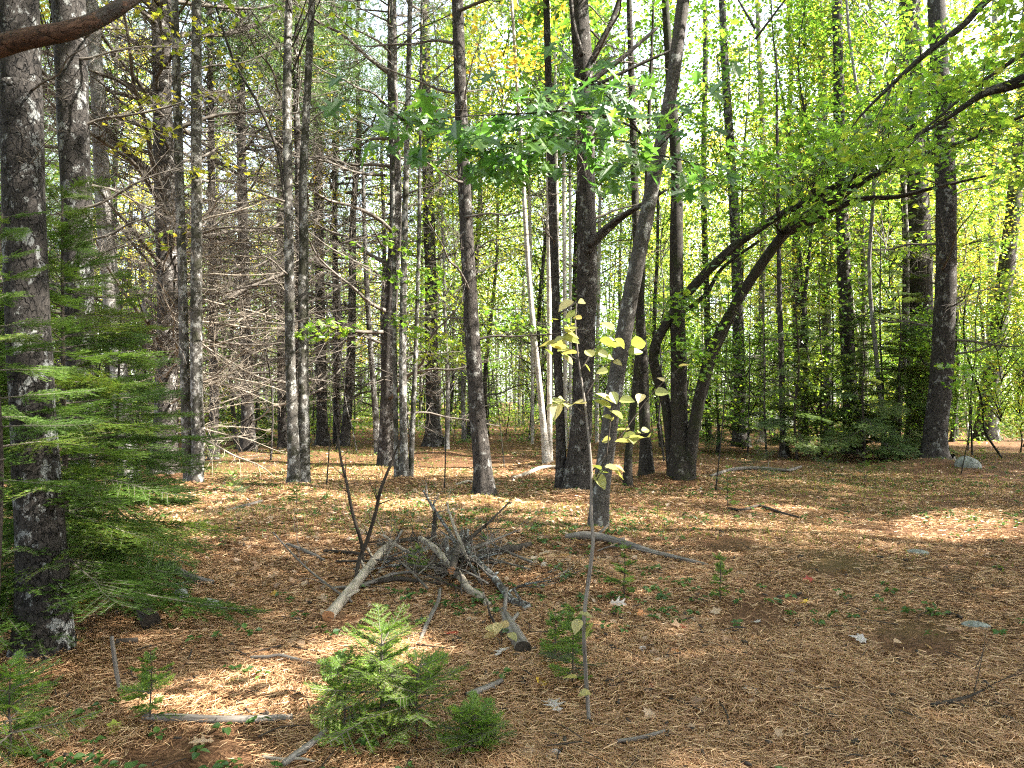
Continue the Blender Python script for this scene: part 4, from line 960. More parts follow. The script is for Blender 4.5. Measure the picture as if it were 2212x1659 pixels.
CATS = {'pine_tree': 'tree', 'maple_tree': 'tree', 'birch_tree': 'tree', 'young_spruce': 'spruce', 'maple_sapling': 'sapling'}
MARKS = [(-300, 'thick lichened pine'), (95, 'thick lichened pine'), (360, 'dead-limbed pine'), (645, 'mossy twins'), (873, 'triple stems'), (1025, 'straight dark pine'), (1255, 'thick forked pine'), (1470, 'arching maples'), (1600, 'brown straight trunk'), (1840, 'spruce thicket'), (2030, 'stout furrowed pine'), (2500, 'picture edge')]
ORD = ['first', 'second', 'third', 'fourth', 'fifth', 'sixth', 'seventh', 'eighth', 'ninth', 'tenth', 'eleventh', 'twelfth', 'thirteenth', 'fourteenth', 'fifteenth', 'sixteenth', 'seventeenth', 'eighteenth', 'nineteenth', 'twentieth'] + [f'{k}th' for k in range(21, 60)]
r = np.random.default_rng(77)
spots, tries = [], 0
def want(px, Yd, low):
    if low: return r.choice(['young_spruce', 'maple_sapling'], p=[.5, .5] if px < 1000 else [.1, .9])
    if px < 950: return r.choice(['pine_tree', 'maple_tree', 'birch_tree'], p=[.74, .13, .13])
    if px < 1350: return r.choice(['pine_tree', 'maple_tree', 'birch_tree'], p=[.34, .3, .36])
    return r.choice(['pine_tree', 'maple_tree', 'birch_tree'], p=[.12, .6, .28])
while len(spots) < 265 and tries < 14000:
    tries += 1
    low = len(spots) >= 160
    px = r.uniform(-150, 2360); Yd = 17 + 45 * r.uniform() ** .85 if not low else 17.5 + 28 * r.uniform()
    x = (px - W / 2) / F * Yd
    dmin = 1.5 if not low else 1.0
    if any((x - a) ** 2 + (Yd - b) ** 2 < dmin ** 2 for a, b, *_ in spots): continue
    if low and Yd < 31 and (560 < px < 1300): continue
    spots.append((x, Yd, px, want(px, Yd, low)))
spots.sort(key=lambda s: s[2])
count = {}
for x, Yd, px, kind in spots:
    g = max(k for k in range(len(MARKS) - 1) if MARKS[k][0] <= px) if px >= MARKS[0][0] else 0
    key = (kind, g); count[key] = count.get(key, 0) + 1
    a_, b_ = MARKS[g][1], MARKS[g + 1][1]
    if g == 0: lab = f'{ORD[count[key]-1]} {ADJ[kind]} far back, from picture edge toward {b_}'
    else: lab = f'{ORD[count[key]-1]} {ADJ[kind]} far back, from {a_} toward {b_}'
    root = thing(kind, lab, CATS[kind], (x, Yd, tz(x, Yd)), {'pine_tree': 'pines in the wood behind', 'maple_tree': 'maples in the wood behind', 'birch_tree': 'pale stems in the wood behind', 'young_spruce': 'young spruces in the wood behind', 'maple_sapling': 'saplings in the wood behind'}[kind])
    root.rotation_euler.z = r.uniform(0, 6.28); s_ = r.uniform(.82, 1.22); root.scale = (s_, s_, s_)
    ks = KINDS[kind]
    parts = ks[r.integers(len(ks))]
    far = Yd > 40
    for q, (nm_, me, loc, rot, sc_) in enumerate(parts):
        if far and nm_ == 'dead_branch' and q % 2: continue
        obj(nm_, me, root, loc, rot, sc_)

# undergrowth that closes the floor far back
r = np.random.default_rng(6); mb = MB(); n = 2600
d = 25 + 42 * r.uniform(0, 1, n); x = r.uniform(-.85, .85, n) * d
tn = wave_eval(waves(8, .15, .5, seed=18), np.stack([x, d], 1))
hh = np.clip(.25 + .5 * tn + r.normal(0, .25, n), .1, 2.2)
for mi, lo, hi in ((0, -9, .1), (1, .1, .8), (2, .8, 9)):
    s_ = (tn > lo) & (tn <= hi)
    P, N = sprays(np.stack([x[s_], d[s_], terrain(x[s_], d[s_]) + hh[s_] * r.uniform(.3, 1, s_.sum())], 1), 22, .55, r, .4, .8)
    P[:, 2] = np.maximum(P[:, 2], terrain(P[:, 0], P[:, 1]) + .02)
    leaves(mb, KITE, P, N, .12 * r.uniform(.6, 1.3, len(P)), r, mat=mi)
tag(obj('undergrowth', mb.mesh('undergrowth', [M['spruce'], M['lgreen'], M['lmix']])), 'low tangled green undergrowth covering the floor far back', 'undergrowth', kind='stuff')
# thin dead poles that thicken the view between the trunks
def pole_kind(s):
    r = np.random.default_rng(1000 + s); h = r.uniform(4, 8.5)
    p = [('trunk', trunk_mesh(h, r.uniform(.018, .035), .006, 1010 + s, M['mossy'] if s % 2 else M['pine'], .25, 5, 12, 0), (0, 0, 0), (0, 0, 0), 1)]
    for k in range(9): p.append(('dead_branch', DEAD[r.integers(9)], (0, 0, h * r.uniform(.12, .97)), (r.normal(0, .6), -r.uniform(-.2, .6), r.uniform(0, 6.28)), r.uniform(.4, 1.3) / 2.4))
    return p
PK = [pole_kind(s) for s in range(5)]
r = np.random.default_rng(78); ps = []
while len(ps) < 90:
    px = r.uniform(200, 2250); Yd = r.uniform(17, 42); x = (px - W / 2) / F * Yd
    if all((x - a) ** 2 + (Yd - b) ** 2 > .8 for a, b, *_ in spots + ps): ps.append((x, Yd, px))
ps.sort(key=lambda s: s[2]); cnt = {}
for x, Yd, px in ps:
    g = max(k for k in range(len(MARKS) - 1) if MARKS[k][0] <= px); cnt[g] = cnt.get(g, 0) + 1
    root = thing('dead_pole', f'{ORD[cnt[g] - 1]} thin dead pole far back, from {MARKS[g][1]} toward {MARKS[g + 1][1]}', 'tree', (x, Yd, tz(x, Yd)), 'thin dead poles between the trunks')
    root.rotation_euler = (r.normal(0, .05), r.normal(0, .05), r.uniform(0, 6.28)); k = r.uniform(.8, 1.3); root.scale = (k, k, k)
    for nm_, me, loc, rot, sc_ in PK[r.integers(5)]: obj(nm_, me, root, loc, rot, sc_)
# unseen trees of the wood, added around the viewer to cut sky fill
r = np.random.default_rng(79)
for k in range(26):
    a = R(100 + 175 * (k + r.uniform(0, .9)) / 26); d = [5.5, 9.5, 13.5][k % 3] + r.uniform(-1, 1.5)
    x, y = d * math.cos(a), d * math.sin(a)
    if y > .62 * -x - 1.2 and x < 0 and y > 0: x = -y * 1.0 - 3.2
    root = thing('shade_tree', 'unseen tree of the wood behind the viewpoint, added to cut sky light', 'tree', (x, y, tz(x, y)), 'trees outside the view behind the viewpoint')
    ks = KINDS['pine_tree' if k % 3 else 'maple_tree']; root.rotation_euler.z = r.uniform(0, 6.28)
    for nm_, me, loc, rot, sc_ in ks[k % len(ks)]:
        if nm_ != 'dead_branch': obj(nm_, me, root, loc, rot, sc_)
# far wood that reads as one mass
r = np.random.default_rng(5)
mb = MB()
for _ in range(330):
    a = r.uniform(-.82, .82); d = r.uniform(62, 95); x = a * d; h = r.uniform(14, 22)
    rr_ = r.uniform(.06, .16)
    mb.add(*tube([(x, d, -.5), (x + r.normal(0, .2), d, h * .5), (x + r.normal(0, .5), d, h)], [rr_, rr_ * .8, .03], 5, 5), mat=int(r.integers(0, 2)))
n = 8500
d = r.uniform(60, 98, n); x = r.uniform(-.85, .85, n) * d; z = np.where(x / d < -.03, 17, 30) * r.uniform(0, 1, n) ** .95
tone = wave_eval(waves(8, .05, .16, seed=8), np.stack([x, d], 1))
for mi, lo, hi in ((2, -9, -.2), (3, -.2, .7), (4, .7, 9)):
    s_ = (tone > lo) & (tone <= hi)
    P, N = sprays(np.stack([x[s_], d[s_], z[s_]], 1), 26, 1.5, r, .3, .8)
    P[:, 2] = np.maximum(P[:, 2], .1)
    leaves(mb, KITE, P, N, .32 * r.uniform(.6, 1.2, len(P)), r, mat=mi)
tag(obj('distant_woods', mb.mesh('distant_woods', [M['pine_grey'], M['pale'], M['lgreen'], M['lmix'], M['lyellow']])), 'far leafy wood closing the view behind all trunks', 'woods', kind='stuff')

# ------------------------------------------------------------------ floor litter
def polar(n, r0, r1, amax, rng, p=1.0):
    d = r0 * (r1 / r0) ** (rng.uniform(0, 1, n) ** p); a = rng.uniform(-amax, amax, n)
    return d * np.sin(a), d * np.cos(a)
def needles():
    r = np.random.default_rng(61); mb = MB()
    n = 400000
    x, y = polar(n, 2.3, 17, R(52), r)
    pt = wave_eval(waves(12, 2.0, 7.0, seed=41), np.stack([x, y], 1)) + .6 * wave_eval(W_MID, np.stack([x, y], 1))
    kp = pt + r.normal(0, .45, n) > -1.05; x, y, pt = x[kp], y[kp], pt[kp]; n = len(x)
    d = np.hypot(x, y)
    l = r.uniform(.045, .095, n); w = .0012 + .00052 * d
    # combed, tangled directions
    fld = wave_eval(W_MID, np.stack([x, y], 1)) * 1.6 + wave_eval(W_LOW, np.stack([x, y], 1)) * 2
    a = fld + r.normal(0, .8, n)
    dx, dy = np.cos(a), np.sin(a)
    lift = np.abs(r.normal(0, .009, n)) + .003 + .012 * np.clip(pt, 0, 2)
    tilt = r.normal(0, .14, n)
    bend = r.normal(0, .22, n)
    P0 = np.stack([x - dx * l / 2, y - dy * l / 2], 1); P2 = np.stack([x + dx * l / 2, y + dy * l / 2], 1)
    P1 = np.stack([x - dy * bend * l, y + dx * bend * l], 1)
    def Zt(p): return terrain(p[:, 0], p[:, 1])
    z1 = Zt(P1) + lift; z0 = np.maximum(Zt(P0) + .002, z1 - tilt * l / 2); z2 = np.maximum(Zt(P2) + .002, z1 + tilt * l / 2)
    nx, ny = -dy * w / 2, dx * w / 2
    tw = r.normal(0, .5, n) * w / 2
    def e(p, z, s): return np.stack([p[:, 0] + s * nx, p[:, 1] + s * ny, z + s * tw], 1)
    V = np.stack([e(P0, z0, -.6), e(P0, z0, .6), e(P1, z1, 1), e(P1, z1, -1), e(P2, z2, .4), e(P2, z2, -.4)], 1).reshape(-1, 3)
    o = np.arange(n)[:, None] * 6
    mb.add(V, [np.concatenate([o + [0, 1, 2, 3], o + [3, 2, 4, 5]])])
    tag(obj('pine_needle_litter', mb.mesh('pine_needle_litter', M['litter'])), 'rusty carpet of fallen pine needles over the floor', 'needle litter', kind='stuff')
needles()
def leaf_litter():
    r = np.random.default_rng(62); mb = MB()
    n = 26000
    x, y = polar(n, 3.5, 34, R(48), r, .8)
    P2 = np.stack([x, y], 1)
    keep = (wave_eval(W_LOW, P2) + r.normal(0, .7, n) + np.where(y > 9, .7, -1.0) - np.where((x > 1.5) & (y < 12), .8, 0)) > 0
    P2 = P2[keep]; n = len(P2)
    P = np.stack([P2[:, 0], P2[:, 1], terrain(P2[:, 0], P2[:, 1]) + r.uniform(.006, .025, n)], 1)
    N = np.stack([r.normal(0, .4, n), r.normal(0, .4, n), np.ones(n)], 1)
    h = n // 2
    leaves(mb, OVATE, P[:h], N[:h], .055 * r.uniform(.6, 1.3, h), r); leaves(mb, MAPLE, P[h:], N[h:], .075 * r.uniform(.6, 1.3, n - h), r)
    tag(obj('leaf_litter', mb.mesh('leaf_litter', M['dleaf'])), 'dry brown leaves strewn among the needles further back', 'leaf litter', kind='stuff')
leaf_litter()
def herbs():
    r = np.random.default_rng(63); mb = MB()
    n = 9000
    x, y = polar(n, 2.8, 24, R(46), r, .9)
    P2 = np.stack([x, y], 1)
    sc_ = wave_eval(waves(9, .8, 1.9, seed=12), P2) + r.normal(0, .55, n) + np.where(y > 9, .5, -.15) - np.where((x > 1.4) & (y < 7), .5, 0)
    P2 = P2[sc_ > .62]; n = len(P2)
    per = 7
    a = r.uniform(0, 6.283, (n, per)); q = r.uniform(.004, .03, (n, per)); hgt = r.uniform(.01, .06, n)[:, None] * r.uniform(.5, 1, (n, per))
    z = terrain(P2[:, 0], P2[:, 1])
    P = np.stack([P2[:, :1] + q * np.cos(a), P2[:, 1:] + q * np.sin(a), z[:, None] + .01 + hgt], -1).reshape(-1, 3)
    Hd = np.stack([np.cos(a), np.sin(a), r.normal(.15, .3, a.shape)], -1).reshape(-1, 3)
    N = np.stack([r.normal(0, .3, n * per), r.normal(0, .3, n * per), np.ones(n * per)], 1)
    leaves(mb, OVATE, P, N, .032 * r.uniform(.6, 1.6, n * per), r, heading=Hd)
    tag(obj('low_herbs', mb.mesh('low_herbs', M['herb'])), 'small green herbs dotted over the needle floor', 'ground plants', kind='stuff')
    # mossy and grassy cover further back
    mb = MB(); n = 100000
    x, y = polar(n, 8, 26, R(46), r, .9); P2 = np.stack([x, y], 1)
    px, py, _ = proj(np.column_stack([x, y, np.zeros(n)]))
    patch = np.maximum.reduce([np.exp(-(((px - 690) / 260) ** 2 + ((py - 1000) / 45) ** 2)), np.exp(-(((px - 1850) / 380) ** 2 + ((py - 1045) / 40) ** 2)) * .8, np.exp(-(((px - 480) / 90) ** 2 + ((py - 1010) / 40) ** 2)), np.exp(-(((px - 2130) / 120) ** 2 + ((py - 950) / 30) ** 2)), .18 + .2 * wave_eval(W_LOW, P2)])
    P2 = P2[patch > r.uniform(.1, 1, n)]; n = len(P2)
    d = np.column_stack([r.normal(0, .45, n), r.normal(0, .45, n), np.ones(n)]); l = r.uniform(.025, .075, n)[:, None]
    c = np.column_stack([P2, terrain(P2[:, 0], P2[:, 1])]); w = np.column_stack([np.cos(r.uniform(0, 6.28, n)), np.sin(r.uniform(0, 6.28, n)), np.zeros(n)]) * .007
    V = np.stack([c - w, c + w, c + d * l], 1).reshape(-1, 3)
    mb.add(V, [np.arange(3 * n).reshape(-1, 3)])
    tag(obj('moss_cover', mb.mesh('moss_cover', M['moss'])), 'yellow-green moss and fine grass under the sunlit trees', 'moss', kind='stuff')
herbs()
def debris():
    r = np.random.default_rng(64); mb = MB()
    x, y = polar(700, 2.8, 20, R(46), r, .9)
    for a, b in zip(x, y):
        l = r.uniform(.05, .26); t = r.uniform(0, 6.28); d = np.array([math.cos(t), math.sin(t)]) * l / 2
        p0, p1 = np.array([a, b]) - d, np.array([a, b]) + d; m_ = (p0 + p1) / 2 + r.normal(0, .08 * l, 2)
        rr_ = r.uniform(.002, .005)
        mb.add(*tube([[*p, tz(*p) + .012 + r.uniform(0, .02)] for p in (p0, m_, p1)], [rr_, rr_ * .8, rr_ * .5], 5, 6, .15, cap=True))
    x, y = polar(900, 2.8, 16, R(46), r, .9)
    for a, b in zip(x, y):
        l = r.uniform(.015, .05); t = r.uniform(0, 6.28); d = np.array([math.cos(t), math.sin(t)]) * l / 2; z = tz(a, b) + .012; rr_ = l * r.uniform(.15, .35)
        mb.add(*tube([[a - d[0], b - d[1], z], [a + d[0], b + d[1], z + r.uniform(0, .01)]], [rr_, rr_ * .7], 5))
    tag(obj('twig_debris', mb.mesh('twig_debris', M['darkwood'], True)), 'small broken twigs scattered over the whole floor', 'twig debris', kind='stuff')
debris()

# ------------------------------------------------------------------ logs, sticks and the brush pile
def wood(name, label, cat, path, mat, seed=0, ends=(None, None), sides=10, noise=.08, stubs=0, twigs=0):
    """path: (px, py, width px, height above ground or None, optional Y). Height None = lying on the floor."""
    r = np.random.default_rng(900 + seed)
    P, Rd = [], []
    for q in path:
        px, py, w, hz = q[:4]
        if len(q) > 4: p = at(px, py, q[4])
        else:
            p = gp(px, py, 0); rad = w * p[1] / F / 2
            p = gp(px, py, (hz or 0) + rad * .7)
        P.append(p); Rd.append(w * p[1] / F / 2)
    P = np.array(P); o = P[0].copy(); o[2] = tz(o[0], o[1])
    root = thing(name, label, cat, o)
    mb = MB(); seg = max(16, len(P) * 7)
    mb.add(*tube(P, Rd, sides, seg, noise, seed=seed))
    obj('shaft', mb.mesh('shaft', mat, True, o), root)
    Q = catmull(P, seg); rq = np.interp(np.linspace(0, 1, seg + 1), np.linspace(0, 1, len(Rd)), Rd)
    for e, mm in enumerate(ends):
        if not mm: continue
        c, d, rad = (Q[0], Q[0] - Q[1], Rd[0]) if e == 0 else (Q[-1], Q[-1] - Q[-2], Rd[-1])
        d = d / np.linalg.norm(d)
        u = np.cross(d, [0, 0, 1.]); u /= np.linalg.norm(u); v = np.cross(u, d)
        th = np.linspace(0, 6.283, 18, endpoint=False); k = rad * (.97 + .05 * np.sin(3 * th))
        ring = c + d * .004 + np.outer(np.cos(th) * k, u) + np.outer(np.sin(th) * k, v)
        back = ring - d * .012 
        m2 = MB(); m2.add(np.vstack([ring, back]), [np.arange(18)[None], np.stack([np.arange(18), (np.arange(18) + 1) % 18, (np.arange(18) + 1) % 18 + 18, np.arange(18) + 18], 1)])
        obj('cut_end', m2.mesh('cut_end', mm, False, o), root)
    for _ in range(stubs):
        k = r.integers(2, seg - 1); t = Q[k] - Q[k - 1]; t /= np.linalg.norm(t)
        d = r.normal(size=3); d[2] = abs(d[2]) * .6; d -= t * (d @ t); d /= np.linalg.norm(d); d = d * .8 + t * .6
        l = rq[k] * r.uniform(1.5, 4); m2 = MB(); m2.add(*tube([Q[k], Q[k] + d * (rq[k] + l)], [rq[k] * .4, rq[k] * .25], 6)); obj('stub', m2.mesh('stub', mat, True, o), root)
    for _ in range(twigs):
        k = r.integers(seg // 4, seg); t = Q[k] - Q[k - 1]; t /= np.linalg.norm(t) + 1e-9
        d = t * .8 + r.normal(0, .6, 3); d[2] = abs(d[2]) * .8 + .05; d /= np.linalg.norm(d)
        l = r.uniform(.12, .5); e = Q[k] + d * l
        m2 = MB(); m2.add(*tube([Q[k], Q[k] + d * l * .5 + r.normal(0, .03, 3), e + r.normal(0, .04, 3)], [max(.0025, rq[k] * .4), .002, .0012], 4, 6, .1))
        for _ in range(2):
            b0 = Q[k] + d * l * r.uniform(.3, .8); m2.add(*tube([b0, b0 + (d + r.normal(0, .6, 3)) * l * .35], [.002, .001], 3, cap=False))
        obj('twig', m2.mesh('twig', mat, True, o), root)
    return root
MW = M
wood('log', 'pale barkless log with a reddish sawn end, knotted by dark branch rings', 'log', [(709, 1332, 27, .0), (752, 1281, 23, .02), (790, 1235, 20, .04), (822, 1195, 17, .06), (842, 1175, 13, .07)], MW['barewood'], 1, (MW['cut'], None), 14, .06, 5)
wood('log', 'short cut log with dark hollow end in the middle of the brush pile', 'log', [(951, 1231, 30, .03), (970, 1212, 29, .03), (990, 1190, 26, .03), (1010, 1165, 22, .03)], MW['lichenwood'], 2, (MW['cutdark'], None), 12, .1, 3)
wood('log', 'thin bark-covered log with orange cut end lying over the dark hollow one', 'log', [(975, 1232, 17, .12), (983, 1205, 16, .13), (990, 1180, 15, .14), (1000, 1150, 13, .15)], MW['darkwood'], 3, (MW['cut'], None), 10, .08, 3)
wood('log', 'long tan pole running down the front of the brush pile', 'log', [(908, 1163, 12, .1), (940, 1185, 14, .12), (965, 1215, 15, .1), (992, 1243, 16, .06), (1012, 1272, 17, .02), (1036, 1287, 17, .0), (1056, 1308, 16, -.01)], MW['barewood'], 4, (None, None), 10, .08, 4)
wood('log', 'lichen-crusted pole ending in a broken mossy butt beside the brush pile', 'log', [(1140, 1312, 20, .0), (1105, 1297, 18, .0), (1085, 1272, 17, .02), (1060, 1240, 16, .04), (1030, 1212, 14, .08), (1000, 1180, 11, .12)], MW['lichenwood'], 5, (None, None), 10, .14, 5)
wood('log', 'grey half-buried log whose dark rotten end faces out', 'log', [(1130, 1402, 36, -.01), (1115, 1378, 34, -.02), (1098, 1350, 31, -.04), (1085, 1325, 26, -.06)], MW['graywood'], 6, (MW['cutdark'], None), 14, .09, 2)
wood('fallen_branch', 'dark bent branch lying across under the pale barkless log', 'branch', [(784, 1262, 10, .01), (820, 1254, 10, .02), (865, 1250, 10, .02), (905, 1256, 9, .01), (960, 1264, 9, .0), (1030, 1270, 6, .0)], MW['darkwood'], 7, sides=8, noise=.12, twigs=3)
wood('fallen_branch', 'straight stick crossing the sawn logs in the brush pile', 'branch', [(934, 1222, 9, .06), (960, 1236, 9, .03), (1000, 1252, 7, .02), (1020, 1262, 5, .01)], MW['barewood'], 8, sides=8, noise=.1)
wood('fallen_branch', 'mossy log behind the needle mound, reaching from the brush pile', 'branch', [(1038, 1195, 20, .0), (1075, 1192, 19, .0), (1110, 1186, 18, .0), (1145, 1176, 12, .0)], MW['darkwood'], 9, sides=10, noise=.12)
wood('fallen_branch', 'long weathered limb curving past the foot of the leaning oak', 'branch', [(1222, 1160, 12, .0), (1260, 1156, 17, .01), (1300, 1160, 17, .02), (1345, 1172, 15, .01), (1400, 1190, 13, .0), (1460, 1205, 11, .0), (1528, 1220, 7, .0)], MW['graywood'], 10, sides=9, noise=.12, stubs=3)
wood('stick', 'bare grey crooked stick in front of the brush pile', 'stick', [(951, 1272, 7, .01), (946, 1300, 8, .01), (928, 1335, 9, .01), (915, 1365, 9, .0), (906, 1388, 8, .0)], MW['graywood'], 11, sides=8, noise=.1)
wood('stick', 'short chunky broken piece of wood on the needles', 'stick', [(1008, 1504, 17, .0), (1035, 1492, 16, .01), (1060, 1482, 15, .01), (1085, 1468, 8, .03)], MW['graywood'], 12, (MW['cutdark'], None), 9, .16, 1)
wood('stick', 'long pale straight stick lying level in front of the bushy seedlings', 'stick', [(313, 1551, 17, .0), (390, 1551, 16, .005), (470, 1554, 15, .005), (560, 1553, 15, .005), (632, 1549, 13, .0)], MW['graywood'], 13, (MW['graywood'], None), 10, .07)
wood('stick', 'crooked knobby stick on the sunlit needles', 'stick', [(542, 1420, 8, .01), (575, 1419, 7, .02), (605, 1415, 6, .03), (640, 1425, 9, .01), (690, 1440, 7, .0)], MW['graywood'], 14, sides=8, noise=.15)
wood('stick', 'leaning grey stick propped upright below the thick pine', 'stick', [(263, 1500, 9, -.02), (253, 1460, 9, None, gp(263, 1500)[1]), (247, 1420, 9, None, gp(263, 1500)[1]), (241, 1375, 8, None, gp(263, 1500)[1])], MW['graywood'], 15, sides=8, noise=.12)
wood('stick', 'thick grey branch piece sloping away near the fir boughs', 'stick', [(349, 1219, 15, .03), (385, 1233, 15, .03), (425, 1250, 14, .02), (462, 1259, 11, .0)], MW['graywood'], 16, sides=10, noise=.08)
wood('stick', 'dark mossy branch piece lying below the thick grey one', 'stick', [(335, 1270, 11, .0), (375, 1266, 13, .0), (432, 1258, 14, .0)], MW['lichenwood'], 17, (None, MW['cutdark']), 9, .1)
wood('log', 'small dark round log end peeping out of the needles', 'log', [(327, 1345, 38, -.01), (315, 1322, 36, -.03), (305, 1300, 32, -.05)], MW['darkwood'], 18, (MW['cutdark'], None), 14, .07)
wood('log', 'short dark log stub beside the propped grey stick', 'log', [(250, 1387, 15, .0), (275, 1386, 16, .0), (295, 1384, 15, .0)], MW['darkwood'], 19, (None, MW['cutdark']), 9, .1)
wood('stick', 'small pale stick near the lower edge beside the big seedling', 'stick', [(567, 1634, 7, .01), (610, 1640, 8, .01), (650, 1638, 6, .02), (682, 1645, 4, .01)], MW['barewood'], 20, sides=7, noise=.12)
wood('stick', 'forked grey stick rising under the bushy seedlings', 'stick', [(612, 1652, 16, .0), (640, 1630, 15, .02), (680, 1600, 13, .05), (705, 1575, 9, .1)], MW['graywood'], 21, sides=8, noise=.1, stubs=2)
wood('stick', 'pale bare stick on open needles near the lower edge', 'stick', [(1334, 1600, 8, .01), (1370, 1596, 9, .01), (1405, 1588, 9, .01), (1436, 1578, 6, .02)], MW['graywood'], 22, sides=8, noise=.14)
wood('stick', 'dark forked twig lying on the open needle floor', 'stick', [(2012, 1522, 11, .01), (2050, 1516, 9, .01), (2090, 1505, 6, .03), (2125, 1490, 3, .05)], MW['darkwood'], 23, sides=7, noise=.15, twigs=2)
wood('stick', 'bent dark twig beyond the forked one on the needle floor', 'stick', [(2125, 1470, 9, .01), (2145, 1490, 7, .01), (2160, 1508, 4, .01)], MW['darkwood'], 24, sides=7, noise=.12, twigs=1)
wood('stick', 'short dark stick piece close to the picture edge', 'stick', [(2122, 1522, 5, .01), (2150, 1518, 6, .01), (2190, 1526, 5, .01)], MW['darkwood'], 25, sides=7, noise=.12)
wood('fallen_branch', 'long dark branch with bent tips past the leaning oak', 'branch', [(1572, 1098, 5, .0), (1605, 1101, 6, .01), (1640, 1093, 6, .01), (1690, 1108, 6, .01), (1735, 1120, 4, .01)], MW['darkwood'], 26, sides=7, noise=.15, twigs=3)
wood('fallen_branch', 'grey branch lying behind the needle mound by the arching maples', 'branch', [(1535, 1028, 6, .0), (1590, 1013, 8, .0), (1650, 1012, 8, .01), (1700, 1016, 7, .02), (1730, 1008, 5, .05)], MW['graywood'], 27, sides=8, noise=.12, twigs=3)
wood('fallen_branch', 'pale root-like branch winding behind the straight dark pine', 'branch', [(1108, 1032, 6, .0), (1140, 1022, 8, .01), (1170, 1010, 9, .03), (1205, 1008, 8, .02)], MW['barewood'], 28, sides=8, noise=.12)
wood('fallen_branch', 'pale split stick at the foot of the straight dark pine', 'branch', [(985, 1048, 6, .0), (1010, 1040, 7, .0), (1035, 1046, 5, .0)], MW['barewood'], 29, sides=7, noise=.12)
wood('fallen_branch', 'dark thin pole on the leaf litter near the mossy twins', 'branch', [(490, 1103, 6, .0), (530, 1092, 7, .01), (565, 1083, 7, .01)], MW['graywood'], 30, sides=8, noise=.1)
Yb = gp(774, 1247)[1]
wood('dead_sapling', 'tall dark dead sapling standing up out of the brush pile', 'sapling', [(768, 1255, 9, -.02), (776, 1210, 9, None, Yb), (794, 1165, 9, None, Yb), (812, 1105, 8, None, Yb - .05), (822, 1060, 7, None, Yb - .1), (845, 1000, 5, None, Yb - .15), (868, 940, 3, None, Yb - .2)], MW['darkwood'], 31, sides=7, noise=.1, twigs=9)
wood('dead_sapling', 'dark dead stem forking away from the tall dead sapling', 'sapling', [(785, 1215, 7, .1), (780, 1170, 7, None, Yb + .1), (762, 1110, 7, None, Yb + .1), (748, 1040, 6, None, Yb + .15), (735, 985, 5, None, Yb + .2), (725, 900, 3, None, Yb + .2)], MW['darkwood'], 32, sides=7, noise=.1, twigs=8)
for k, (pa, lab, mt) in enumerate([
    ([(1000, 1200, 9, .1), (965, 1140, 8, .18), (938, 1100, 7, .28), (915, 1060, 5, .36)], 'lichened twiggy branch sticking up from the brush pile', 'lichenwood'),
    ([(980, 1195, 8, .1), (1030, 1150, 7, .2), (1060, 1125, 5, .3), (1100, 1085, 3, .4)], 'thin dark branch slanting up out of the brush pile past the mound', 'darkwood'),
    ([(960, 1200, 7, .08), (1020, 1185, 8, .12), (1070, 1165, 6, .18), (1120, 1145, 3, .25)], 'low grey branch fanning out of the brush pile toward the mound', 'graywood'),
    ([(1010, 1210, 8, .1), (990, 1160, 8, .2), (975, 1120, 6, .3), (965, 1085, 3, .4)], 'pale slender branch standing steeply in the brush pile', 'barewood'),
    ([(905, 1205, 8, .04), (860, 1180, 7, .1), (828, 1155, 5, .16)], 'pale split stick leaning over the barkless log', 'barewood'),
    ([(930, 1165, 12, .02), (890, 1166, 12, .02), (850, 1172, 11, .02), (815, 1178, 9, .02)], 'dark horizontal branch at the back of the brush pile', 'darkwood'),
    ([(935, 1172, 12, .0), (938, 1140, 11, None, gp(935, 1172)[1]), (940, 1103, 6, None, gp(935, 1172)[1])], 'dark pointed broken stake in the brush pile', 'darkwood'),
    ([(760, 1300, 5, .02), (690, 1250, 5, .06), (640, 1205, 4, .1), (590, 1150, 3, .16)], 'long thin bare whip arching away from the barkless log', 'graywood'),
    ([(700, 1190, 7, .01), (740, 1192, 8, .01), (790, 1198, 8, .01)], 'dark burnt-looking stick behind the barkless log', 'darkwood'),
    ([(1085, 1372, 7, .0), (1060, 1330, 5, .12), (1052, 1300, 4, .18)], 'dark upright shoot at the half-buried log', 'darkwood'),
    ([(1040, 1260, 8, .03), (1010, 1210, 7, .1), (985, 1175, 6, .16), (955, 1150, 4, .2)], 'grey lichened twig running into the brush pile', 'lichenwood'),
    ([(620, 1175, 6, .0), (660, 1190, 8, .01), (700, 1210, 6, .0)], 'grey stick near the dead stems', 'graywood'),
    ([(1290, 1190, 3, .0), (1330, 1180, 3, .02), (1420, 1196, 3, .03), (1500, 1212, 2, .02)], 'hair-thin twig lying along the weathered limb', 'graywood'),
    ([(720, 1270, 7, .02), (780, 1265, 8, .02), (850, 1240, 7, .04), (900, 1235, 5, .05)], 'pale thin pole under the barkless log', 'graywood')]):
    wood('brush_branch', lab, 'branch', pa, MW[mt], 40 + k, sides=7, noise=.1, twigs=[11, 10, 9, 8, 4, 8, 2, 4, 2, 2, 9, 3, 2, 4][k])

